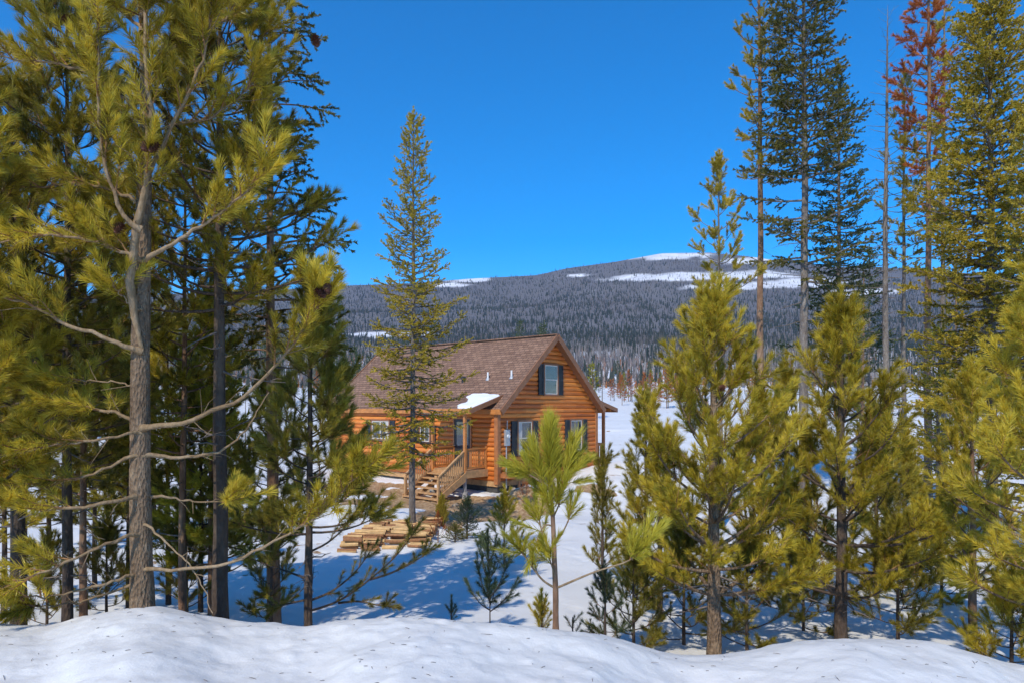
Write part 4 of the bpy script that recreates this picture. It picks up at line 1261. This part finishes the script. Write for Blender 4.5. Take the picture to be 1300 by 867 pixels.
bottle_sapling()
tree_px('dry_shrub', 556, 17.4, 652, r0=.012, label='small rust brown dry shrub beside the right end of the firewood rows', base=.05, R=.35, nbr=24, el=(30, 70), curve=4,
        lod='s0', nmat='needle_rust', bark='bark_red', seed=72, spacing=.1, tw=.12, tint=.4, sc=.5, cat='shrub', tipn=2, f0=.3)
tree_px('dry_shrub', 668, 23.5, 612, r0=.012, label='pale rust dry shrub among the snow mounds below the side landing', base=.05, R=.5, nbr=24, el=(30, 70), curve=4,
        lod='s0', nmat='needle_rust', bark='bark_red', seed=73, spacing=.12, tw=.14, tint=.6, sc=.55, cat='shrub', tipn=2, f0=.3)
tree_px('pine_sapling', 573, 7.3, 768, r0=.006, label='tiny needle tuft poking out of the snow left of the bottle brush sapling', base=.1, R=.08, nbr=2, el=(60, 70), curve=0,
        lod='p0', nmat='needle_blue', bark='bark_dark', seed=62, spacing=.5, tw=.05, tint=.2, twigs=True, sc=.35, cat='sapling', tipn=1)
tree_px('pine_sapling', 727, 7.0, 783, r0=.006, label='tiny dark sprig half buried in snow right of the golden pine foot', base=.1, R=.16, nbr=4, el=(20, 40), curve=4,
        lod='p0', nmat='needle_blue', bark='bark_dark', seed=63, spacing=.5, tw=.05, tint=.15, twigs=True, sc=.35, cat='sapling', tipn=1, leader=False)
tree_px('pine_sapling', 688, 6.7, 764, r0=.012, label='low yellow green tuft hugging the foot of the golden pine', base=.05, R=.14, nbr=10, el=(30, 60), curve=5,
        lod='p0', nmat='needle_near', bark='bark_dark', seed=64, spacing=.2, tw=.06, tint=.4, twigs=True, sc=.42, cat='sapling', tipn=2)
tree_px('pine_sapling', 640, 14.5, 630, r0=.022, label='yellow green feathery pine sapling below the side landing of the cabin', base=.06, R=.55, nbr=22, el=(5, 45), curve=5,
        lod='p0', nmat='needle_near', bark='bark_red', seed=65, spacing=.16, tw=.24, tint=.45, twigs=True, sc=.8, cat='sapling', tipn=2)
tree_px('spruce_sapling', 593, 18.0, 634, r0=.03, label='dark blue green young spruce at the edge of the dirt by the steps', base=.02, R=.52, nbr=60, el=(-5, 50), curve=4,
        lod='s0', nmat='needle_blue', bark='bark_dark', seed=66, spacing=.09, tw=.2, up=.05, tint=.25, sc=.7, cat='sapling', tipn=3, f0=.05)
tree_px('spruce_sapling', 578, 17.2, 668, r0=.02, label='small snow dusted spruce seedling left of the dark young spruce', base=.02, R=.42, nbr=26, el=(-5, 40), curve=4,
        lod='s0', nmat='needle_spruce', bark='bark_dark', seed=67, spacing=.09, tw=.16, up=.05, tint=.4, sc=.6, cat='sapling', tipn=3, f0=.05)
tree_px('juniper_bush', 561, 19.2, 641, r0=.03, label='upright olive green bush growing between the log rows and the young spruce', base=.02, R=.4, nbr=55, el=(55, 80), curve=4,
        lod='s0', nmat='needle_olive', bark='bark_dark', seed=68, spacing=.08, tw=.14, up=.5, tint=.35, sc=.75, cat='bush', tipn=3, f0=.1, prof=lambda t: 1.0 - .4 * t)
tree_px('pine_sapling', 765, 13.0, 583, r0=.03, label='dark tufted pine sapling on the snow right of the cabin gable', base=.05, R=.42, nbr=26, el=(25, 60), curve=6,
        lod='p0', nmat='needle_dark', bark='bark_dark', seed=69, spacing=.16, tw=.2, tint=.35, twigs=True, sc=.85, cat='sapling', tipn=3, prof=lambda t: .9 - .5 * t)
tree_px('pine_sapling', 768, 7.5, 727, r0=.014, label='thin sparse dark sapling in the snow right of the golden pine', base=.12, R=.32, nbr=14, el=(5, 50), curve=5,
        lod='p0', nmat='needle_blue', bark='bark_dark', seed=70, spacing=.12, tw=.1, tint=.2, twigs=True, sc=.45, cat='sapling', tipn=2)
tree_px('pine_sapling', 805, 8.2, 700, r0=.02, label='dark low pine sapling left of the big right hand pine trunk', base=.05, R=.6, nbr=24, el=(5, 50), curve=5,
        lod='p0', nmat='needle_dark', bark='bark_dark', seed=71, spacing=.12, tw=.2, tint=.3, twigs=True, sc=.7, cat='sapling', tipn=3)


def golden_pine():
    """the young pine in the middle, laid limb by limb"""
    Y = 6.5; r = random.Random(12)
    X = X_of(705, Y); z = zg1(X, Y)
    root = empty('pine_sapling', (X, Y, z), 0, 'golden green young pine with thick bright tuft in front of the cabin gable', 'tree')
    o = np.array([X, Y, z])
    def P(l, y0=0.0, y1=0.0):
        n = len(l); return np.array([at(px, rw, Y + y0 + (y1 - y0) * i / (n - 1)) - o for i, (px, rw) in enumerate(l)])
    w = MB(); tp, _ = resample(P([(706, 815), (705, 790), (706, 760), (704, 720), (703, 680), (701, 640), (698, 610), (696, 580), (700, 585), (701, 572)]), 20)
    w.tube(tp, np.interp(np.linspace(0, 1, 20), [0, .1, .6, 1], [.042, .030, .022, .010]), 10, rough=.1); w.build('trunk', M['bark_red'], root, smooth=True)
    fol = Foliage('g0', True)
    def tuft(px, rw, Yo, d, sc, tint, n=1):
        p = at(px, rw, Y + Yo) - o
        for _ in range(n): fol.add(p, np.array(d, float) + np.array([r.gauss(0, .12) for _ in range(3)]), sc, tint)
    for (px, rw) in ((700, 588), (696, 592), (706, 594), (701, 604)): tuft(px, rw, 0, (r.uniform(-.15, .15), 0, 1), 1.05, .75, 2)
    # crown shoots
    for (px, rw, d, sc) in [(697, 620, (0, 0, 1), 1.1), (697, 598, (0, 0, 1), 1.2), (698, 578, (0, 0, 1), 1.1), (690, 612, (-.35, -.1, 1), 1.1), (712, 618, (.4, -.1, 1), 1.1), (716, 596, (.25, 0, 1), 1.1),
                            (684, 600, (-.3, .1, 1), 1.0), (722, 605, (.75, -.1, .6), 1.0), (728, 598, (.8, 0, .5), .9), (680, 606, (-.9, 0, .35), 1.0), (668, 596, (-.9, .1, .3), .95), (690, 600, (-.6, -.4, .7), 1.0),
                            (706, 640, (.3, -.3, .9), 1.0), (700, 655, (-.3, -.2, .9), .9), (708, 610, (.2, .5, .9), 1.0), (696, 640, (-.5, .3, .8), .9), (672, 604, (-.8, 0, .1), .8), (726, 612, (.8, 0, .2), .8)]:
        sc *= (.72 if abs(d[0]) > .5 else 1.0)
        tuft(px, rw, 0, d, sc * .9, r.uniform(.55, .95))
        tuft(px, rw, r.uniform(-.08, .08), d, sc * .78, r.uniform(.4, .8), 2)
    limbs = [([(702, 622), (712, 616), (722, 606), (730, 590)], .1, .014, .7), ([(698, 622), (688, 612), (676, 604), (662, 598)], -.1, .013, .6),
             ([(703, 690), (712, 680), (720, 664), (726, 648)], -.1, .010, .9), ([(702, 700), (692, 688), (686, 668), (683, 648)], .1, .010, .35),
             ([(703, 745), (690, 738), (676, 720), (664, 702), (656, 694)], -.2, .012, .35), ([(706, 746), (725, 738), (750, 727), (775, 719), (800, 712), (812, 700)], -.3, .012, .8),
             ([(703, 668), (692, 664), (684, 678), (678, 696)], -.1, .008, .3), ([(705, 735), (700, 715), (694, 700)], -.15, .008, .5), ([(703, 655), (710, 640), (712, 630)], .1, .009, .4)]
    for l, dy, th, f0 in limbs:
        pts, L = resample(P(l, 0, dy), 14); b = MB(); b.tube(pts, np.linspace(th, .005, 14), 7, rough=.1); b.build('branch', M['bark_limb'], root, smooth=True)
        dress(fol, pts, f0, .10, .10, .4, 45, .62, 3, .5, .25, r=r)
    tuft(808, 704, -.3, (.6, 0, .8), .95, .95, 3); tuft(800, 708, -.3, (.2, 0, 1), .7, .8, 2)
    link('crown', fol.mesh('crown', M['needle_gold'], M['twig']), root)


golden_pine()

# --- the front right group
def yp(t): return (1 - t) ** .75 * .98 + .05


tree_px('pine_tree', 906, 8.0, 380, r0=.085, label='broad bushy yellow green pine with bare grey lower limb, right of the cabin', base=.15, R=1.42, nbr=72, el=(8, 52), curve=6,
        lod='p0', nmat='needle_near', bark='bark_a', seed=81, spacing=.15, tw=.36, up=.4, tint=.45, tvar=.3, prof=yp, twigs=True, sc=.92, tipn=4, dead_below=5, whorl=13, cones=2)
tree_px('pine_tree', 1068, 8.7, 392, r0=.08, label='second bushy pine with dark trunk, standing left of the far right pines', base=.12, R=1.3, nbr=68, el=(5, 52), curve=6,
        lod='p0', nmat='needle_near', bark='bark_dark', seed=82, spacing=.155, tw=.38, up=.4, tint=.33, tvar=.3, prof=yp, twigs=True, sc=.92, dead_below=8, whorl=12)
tree_px('pine_tree', 1236, 9.6, 475, r0=.055, label='pale green young pine with slim reddish stem near the right edge', base=.14, R=1.05, nbr=44, el=(8, 52), curve=6,
        lod='p0', nmat='needle_near', bark='bark_red', seed=83, spacing=.16, tw=.34, up=.4, tint=.5, tvar=.3, prof=yp, twigs=True, sc=.85, whorl=10)
tree_px('pine_tree', 1335, 7.0, 330, r0=.07, label='bright pine cut by the right edge with long sunny needle sprays', base=.12, R=1.15, nbr=56, el=(5, 50), curve=6,
        lod='p0', nmat='needle_near', bark='bark_a', seed=84, spacing=.16, tw=.38, up=.4, tint=.58, tvar=.3, prof=yp, twigs=True, sc=.95, whorl=12)
tree_px('pine_tree', 1150, 13.5, 560, r0=.04, label='smaller yellow green pine behind, between the two right hand pines', base=.08, R=.95, nbr=56, el=(5, 50), curve=6,
        lod='p0', nmat='needle_near', bark='bark_red', seed=85, spacing=.17, tw=.32, tint=.4, prof=yp, twigs=True, sc=.85)
tree_px('pine_tree', 1000, 11.5, 470, r0=.045, label='pine of middle height filling the gap between the two bushy right pines', base=.1, R=1.0, nbr=44, el=(5, 50), curve=6,
        lod='p0', nmat='needle_near', bark='bark_dark', seed=86, spacing=.17, tw=.34, tint=.3, prof=yp, twigs=True, sc=.85)
tree_px('pine_tree', 838, 10.0, 560, r0=.04, label='young pine leaning against the left side of the broad yellow green pine', base=.1, R=.75, nbr=44, el=(10, 52), curve=6,
        lod='p0', nmat='needle_near', bark='bark_dark', seed=87, spacing=.15, tw=.28, tint=.3, prof=yp, twigs=True, sc=.8)
tree_px('pine_sapling', 948, 8.3, 690, r0=.02, label='dark undergrowth pine sapling right of the broad pine trunk', base=.06, R=.55, nbr=24, el=(5, 45), curve=5,
        lod='p0', nmat='needle_dark', bark='bark_dark', seed=88, spacing=.13, tw=.22, tint=.35, twigs=True, sc=.75, cat='sapling')
tree_px('pine_sapling', 1140, 9.0, 668, r0=.022, label='dark green sapling in the shade right of the second bushy pine', base=.06, R=.6, nbr=26, el=(5, 45), curve=5,
        lod='p0', nmat='needle_dark', bark='bark_dark', seed=89, spacing=.13, tw=.24, tint=.4, twigs=True, sc=.8, cat='sapling')
tree_px('pine_sapling', 1284, 7.2, 742, r0=.02, label='low green sapling in the bottom right corner behind the snow bank', base=.04, R=.42, nbr=22, el=(5, 45), curve=5,
        lod='p0', nmat='needle_near', bark='bark_dark', seed=90, spacing=.13, tw=.2, tint=.4, twigs=True, sc=.75, cat='sapling')
tree_px('pine_sapling', 1195, 11.0, 640, r0=.025, label='yellow green sapling behind the slim reddish stem near the right edge', base=.05, R=.7, nbr=30, el=(5, 45), curve=5,
        lod='p0', nmat='needle_near', bark='bark_dark', seed=91, spacing=.14, tw=.26, tint=.35, twigs=True, sc=.8, cat='sapling')
tree_px('pine_sapling', 1020, 9.6, 700, r0=.02, label='shaded sapling just left of the second bushy pine trunk', base=.05, R=.55, nbr=24, el=(5, 45), curve=5,
        lod='p0', nmat='needle_dark', bark='bark_dark', seed=92, spacing=.13, tw=.22, tint=.3, twigs=True, sc=.75, cat='sapling')
tree_px('pine_sapling', 868, 8.8, 668, r0=.022, label='shaded sapling tucked against the left foot of the broad pine', base=.05, R=.6, nbr=26, el=(5, 45), curve=5,
        lod='p0', nmat='needle_dark', bark='bark_dark', seed=93, spacing=.13, tw=.24, tint=.35, twigs=True, sc=.75, cat='sapling')

tree_px('pine_tree', 965, 12.5, 500, r0=.045, label='yellow green pine behind, seen between the broad bushy pine and its neighbour', base=.06, R=1.15, nbr=56, el=(5, 50), curve=6,
        lod='p0', nmat='needle_near', bark='bark_dark', seed=94, spacing=.17, tw=.34, tint=.36, prof=yp, sc=.85)
tree_px('pine_tree', 1112, 11.8, 520, r0=.045, label='dusky green pine behind the second bushy pine on its right side', base=.06, R=1.1, nbr=56, el=(5, 50), curve=6,
        lod='p0', nmat='needle_dark', bark='bark_dark', seed=95, spacing=.17, tw=.34, tint=.45, prof=yp, sc=.85)
tree_px('pine_tree', 820, 11.5, 505, r0=.04, label='young pine with dark lower crown rising over the snow just right of the cabin', base=.06, R=.8, nbr=44, el=(10, 52), curve=6,
        lod='p0', nmat='needle_dark', bark='bark_dark', seed=96, spacing=.16, tw=.3, tint=.5, prof=yp, sc=.8)

# --- the tall trees behind on the right
def clump(t): return .55 + .45 * math.sin(math.pi * min(1, t + .15)) if t < .85 else (1 - t) * 3.2


tree_px('pine_tree', 915, 20, 204, r0=.075, label='small tufted pine against the sky directly above the broad bushy pine', base=.62, R=1.15, nbr=30, el=(-5, 50), curve=8,
        lod='p1', nmat='needle_olive', bark='bark_grey', seed=101, spacing=.2, tw=.34, tint=.4, sc=1.1, tipn=4, f0=.4, dead_below=5, prof=lambda t: (1 - t) ** .8 + .14, whorl=9)
tree_px('pine_tree', 967, 26, -130, r0=.15, label='leftmost of the tall right hand trees, very narrow with small needle clumps', base=.52, R=1.05, nbr=80, el=(-10, 40), curve=9,
        lod='p1', nmat='needle_olive', bark='bark_red', seed=102, spacing=.22, tw=.22, tint=.35, sc=1.25, tipn=5, f0=.55, dead_below=10, prof=clump)
tree_px('spruce_tree', 1019, 24, -150, r0=.17, label='tall dark spruce with thick grey trunk, right of the narrow clumpy pine', base=.36, R=2.35, nbr=230, el=(-6, 30), curve=2,
        lod='s1', nmat='needle_spruce', bark='bark_grey', seed=103, spacing=.15, tw=.6, up=0, droop=.3, sc=1.12, tipn=2, tint=.35, prof=lambda t: (1 - t) ** .55 * .95 + .06, dead_below=26, f0=.18,
        keep=lambda t, r: r.random() < (.95 if t > .25 else .38))
tree_px('spruce_tree', 1065, 28, 88, r0=.13, label='dark pointed spruce between the thick grey trunk and the bare dead tree', base=.34, R=2.0, nbr=190, el=(-8, 32), curve=2,
        lod='s1', nmat='needle_blue', bark='bark_grey', seed=104, spacing=.16, tw=.55, up=0, droop=.3, sc=1.0, tipn=2, tint=.42, prof=lambda t: (1 - t) ** .7 * .95 + .06, dead_below=20, f0=.15)
tree_px('dead_tree', 1125, 26, 6, r0=.14, label='bare grey dead tree with short twigs and no needles', cat='dead tree', base=.40, R=.85, nbr=120, el=(-12, 30), curve=3,
        nofol=True, bark='bark_grey', seed=105, dead_below=40, prof=lambda t: .5 + .6 * math.sin(math.pi * t) * (1 - t) + .1 * (1 - t), limb_r=.8)
tree_px('pine_tree', 1148, 29, 90, r0=.11, label='thin pine with a short narrow crown right of the bare dead tree', base=.52, R=.95, nbr=46, el=(-10, 40), curve=8,
        lod='p1', nmat='needle_olive', bark='bark_grey', seed=106, spacing=.25, tw=.28, tint=.35, sc=1.15, f0=.45, dead_below=14, prof=clump)
tree_px('pine_tree', 1178, 25, -120, r0=.14, label='dying pine with rust red upper crown and orange trunk', base=.45, R=1.0, nbr=84, el=(-5, 30), curve=4,
        lod='p1', nmat='needle_olive', bark='bark_red', seed=107, spacing=.24, tw=.32, tint=.35, sc=1.45, f0=.35, dead_below=20, prof=clump, rust=lambda t: .12 + .85 * (t > .30) if t < 2 else 0,
        side=lambda a, t: 1.2 if math.cos(a) < 0 else .6)
tree_px('spruce_tree', 1199, 28, -60, r0=.12, label='pale trunked spruce between the rust red pine and the massive olive spruce', base=.42, R=1.5, nbr=90, el=(-5, 28), curve=2,
        lod='s1', nmat='needle_olive', bark='bark_grey', seed=108, spacing=.18, tw=.5, up=0, droop=.25, sc=1.0, tint=.3, dead_below=18, tipn=2)
tree_px('spruce_tree', 1259, 19, -60, r0=.15, label='massive dense olive spruce with pale patchy trunk near the right edge', base=.22, R=2.15, nbr=270, el=(-10, 30), curve=3,
        lod='s1', nmat='needle_olive', bark='bark_grey', seed=109, spacing=.14, tw=.6, up=0, droop=.25, sc=1.12, tipn=3, tint=.42, prof=lambda t: (1 - t) ** .5 * .95 + .06, dead_below=10, f0=.12,
        side=lambda a, t: 1.0 if math.cos(a) < .5 else .75)
tree_px('spruce_tree', 1322, 16, 60, r0=.14, label='dense olive spruce cut by the right edge, lower than the massive one', base=.10, R=1.75, nbr=170, el=(-10, 35), curve=3,
        lod='s1', nmat='needle_olive', bark='bark_grey', seed=110, spacing=.14, tw=.55, up=0, droop=.2, sc=.95, tipn=3, tint=.4, prof=lambda t: (1 - t) ** .7 * .95 + .06, f0=.12)
tree_px('dead_tree', 1095, 33, 326, r0=.09, label='short dead brown tree with fine twigs between the dark spruces', cat='dead tree', base=.15, R=1.1, nbr=110, el=(-15, 25), curve=3, nofol=True,
        bark='bark_red', seed=111, dead_below=30, limb_r=.35)
tree_px('spruce_tree', 1103, 36, 318, r0=.09, label='small dark spruce behind the bare dead tree', base=.2, R=1.5, nbr=90, el=(-10, 30), curve=2,
        lod='s1', nmat='needle_blue', bark='bark_grey', seed=112, spacing=.18, tw=.45, up=0, droop=.2, sc=1.1, tipn=2, tint=.3)
tree_px('pine_tree', 1214, 33, 330, r0=.10, label='thin reddish bare trunk with sparse top behind the rust red pine', base=.6, R=.9, nbr=34, el=(-5, 30), curve=4,
        lod='p1', nmat='needle_olive', bark='bark_red', seed=113, spacing=.25, tw=.3, tint=.3, dead_below=24)
tree_px('spruce_tree', 1190, 22, 420, r0=.07, label='low olive spruce in front of the orange trunk on the right', base=.08, R=1.5, nbr=90, el=(-10, 35), curve=3,
        lod='s1', nmat='needle_olive', bark='bark_grey', seed=114, spacing=.15, tw=.45, up=0, droop=.2, sc=1.0, tipn=2, tint=.5)

# --- belts of small trees at the far edge of the meadow: copies of a few kinds
def proto(**k):
    label = k.pop('label'); group = k.pop('group'); name = k.pop('name'); cat = k.pop('cat', 'tree')
    o = make_tree(name, 0, 60, k.pop('H'), k.pop('r0'), label, cat, group, z=0, **k)
    o['h0'] = 9.0; return o


G_ = 'trees at the far edge of the meadow'
LB = {'rust': 'small rust brown young pine at the far edge of the snowy meadow', 'dead': 'bare pale dead tree at the far edge of the snowy meadow',
      'green': 'dark green conifer at the far edge of the snowy meadow', 'gold': 'small yellow green pine at the far edge of the snowy meadow'}
pr_rust = proto(name='pine_tree', H=9.0, r0=.10, label=LB['rust'], group='rust brown pines beyond the meadow', base=.15, R=1.9, nbr=34, el=(0, 45), curve=4, lod='p2', nmat='needle_rust', bark='bark_red', seed=201, spacing=.35, tw=.6, tint=.4, sc=1.6, tipn=2)
pr_dead = proto(name='dead_tree', H=9.0, r0=.085, label=LB['dead'], group='dead trees beyond the meadow', cat='dead tree', base=.12, R=.8, nbr=60, el=(-10, 35), curve=2, nofol=True, bark='bark_grey', seed=202, limb_r=.45)
pr_green = proto(name='spruce_tree', H=9.0, r0=.10, label=LB['green'], group='green conifers beyond the meadow', base=.08, R=1.45, nbr=70, el=(-10, 35), curve=2, lod='s2', nmat='needle_blue', bark='bark_grey', seed=203, spacing=.25, tw=.5, up=0, tint=.3, sc=1.1, tipn=2)
pr_gold = proto(name='pine_tree', H=9.0, r0=.10, label=LB['gold'], group='yellow green pines beyond the meadow', base=.12, R=1.9, nbr=34, el=(0, 45), curve=4, lod='p2', nmat='needle_gold', bark='bark_red', seed=204, spacing=.35, tw=.6, tint=.25, sc=1.6, tipn=2)
rb = random.Random(99)
def belt(pr, n, pxr, Yr, Hr):
    for _ in range(n):
        px = rb.uniform(*pxr); Y = rb.uniform(*Yr); cp(pr, px, Y, s=rb.uniform(*Hr) / 9.0)
belt(pr_dead, 42, (755, 1010), (110, 260), (6, 12)); belt(pr_dead, 26, (1010, 1290), (80, 220), (6, 12)); belt(pr_dead, 16, (395, 640), (120, 260), (7, 12))
belt(pr_rust, 30, (770, 880), (100, 190), (3, 6.5)); belt(pr_rust, 12, (1080, 1290), (60, 130), (2.5, 5)); belt(pr_rust, 8, (395, 660), (120, 220), (4, 7)); belt(pr_rust, 6, (880, 1080), (80, 180), (3, 6))
belt(pr_gold, 10, (775, 1000), (95, 170), (3, 6)); belt(pr_gold, 8, (1090, 1290), (50, 110), (3, 5.5)); belt(pr_gold, 8, (40, 330), (40, 90), (4, 7)); belt(pr_gold, 4, (400, 480), (80, 130), (3, 5))
belt(pr_rust, 10, (1085, 1260), (30, 60), (1.5, 3)); belt(pr_gold, 12, (1080, 1290), (26, 50), (1.8, 3.6)); belt(pr_dead, 16, (1040, 1290), (34, 80), (3, 7)); belt(pr_dead, 14, (20, 380), (28, 70), (3, 7)); belt(pr_green, 8, (940, 1300), (40, 90), (3, 7))
belt(pr_green, 16, (395, 560), (110, 230), (8, 15)); belt(pr_green, 16, (760, 1290), (120, 240), (7, 13)); belt(pr_green, 18, (0, 360), (45, 130), (8, 15)); belt(pr_green, 10, (700, 800), (200, 330), (8, 14))
for px, Y, top in ((660, 95, 408), (691, 100, 412), (686, 118, 415)): cp(pr_green, px, Y, top, label='dark conifer whose top shows just above the cabin ridge', group='conifers behind the cabin ridge')
cp(pr_gold, 752, 75, 462, label='yellow green pine showing just right of the gable rake')
for px, Y, top in ((450, 60, 440), (468, 66, 452), (436, 58, 455)): cp(pr_green, px, Y, top, label='dark conifer behind the far left end of the cabin roof', group='conifers left behind the cabin')
for p_ in (pr_rust, pr_dead, pr_green, pr_gold):
    X = {'rust': 798, 'dead': 812, 'green': 426, 'gold': 826}[[k for k in LB if LB[k] == p_['label']][0]]
    p_.location = (X_of(X, 130), 130, zg1(X_of(X, 130), 130)); p_.scale = (.65,) * 3
    del p_['h0']

# needle and twig litter fallen on the front snow bank
lt = MB(); rt = random.Random(8)
for k in range(230):
    y = rt.uniform(3.9, 6.0); x = rt.uniform(-.8, .8) * y
    z = zg1(x, y) + .004; a = rt.uniform(0, 6.28); l = rt.uniform(.012, .05) if rt.random() < .93 else rt.uniform(.06, .14); d = np.array([math.cos(a), math.sin(a), rt.uniform(-.1, .25)]) * l
    p_ = np.array([x, y, z]); lt.tube([p_ - d / 2, p_ + (0, 0, .002), p_ + d / 2], [.0018, .0024, .0015], 3)
tag(lt.build('litter', M['deadtwig']), 'fine twig and needle litter scattered on the front snow bank', 'litter', kind='stuff')


# ================================================================== sky, sun, camera
w = bpy.data.worlds.new('World'); S.world = w; w.use_nodes = True
nt = w.node_tree; nt.nodes.clear()
out = nt.nodes.new('ShaderNodeOutputWorld'); bg = nt.nodes.new('ShaderNodeBackground')
sk = nt.nodes.new('ShaderNodeTexSky'); sk.sky_type = 'NISHITA'; sk.sun_disc = False
SUN_EL = math.radians(45); PHI = math.radians(23)     # sun behind the camera and 23 degrees to its left
to_sun = Vector((-math.sin(PHI) * math.cos(SUN_EL), -math.cos(PHI) * math.cos(SUN_EL), math.sin(SUN_EL)))
sk.sun_elevation = SUN_EL; sk.sun_rotation = math.atan2(to_sun.x, to_sun.y) % (2 * math.pi)
sk.altitude = 2600; sk.air_density = 1.0; sk.dust_density = .1; sk.ozone_density = 4.0
hs = nt.nodes.new('ShaderNodeHueSaturation'); hs.inputs['Saturation'].default_value = 1.42; hs.inputs['Value'].default_value = 1.36
nt.links.new(sk.outputs[0], hs.inputs['Color']); nt.links.new(hs.outputs[0], bg.inputs['Color'])
bg.inputs['Strength'].default_value = .15
nt.links.new(bg.outputs[0], out.inputs['Surface'])
sd = bpy.data.lights.new('sun', 'SUN'); sd.energy = 3.25; sd.angle = math.radians(.53); sd.color = (1.0, .92, .78)
so = bpy.data.objects.new('sun', sd); COL.objects.link(so); so.location = (-20, -20, 30)
so.rotation_euler = to_sun.to_track_quat('Z', 'Y').to_euler()

cd = bpy.data.cameras.new('camera'); co = bpy.data.objects.new('camera', cd); COL.objects.link(co)
co.location = (0, 0, CZ); co.rotation_euler = (math.radians(90), 0, 0)
cd.sensor_width = 36; cd.lens = 24; cd.shift_y = (HR - 433.5) / 1300.0; cd.clip_start = .05; cd.clip_end = 12000
S.camera = co
S.view_settings.view_transform = 'Standard'; S.view_settings.look = 'None'; S.view_settings.exposure = .28; S.view_settings.gamma = 1
S.render.engine = 'CYCLES'
S.cycles.use_denoising = True
S.cycles.max_bounces = 6; S.cycles.diffuse_bounces = 4; S.cycles.transmission_bounces = 4
S.cycles.use_adaptive_sampling = True; S.cycles.adaptive_threshold = .02
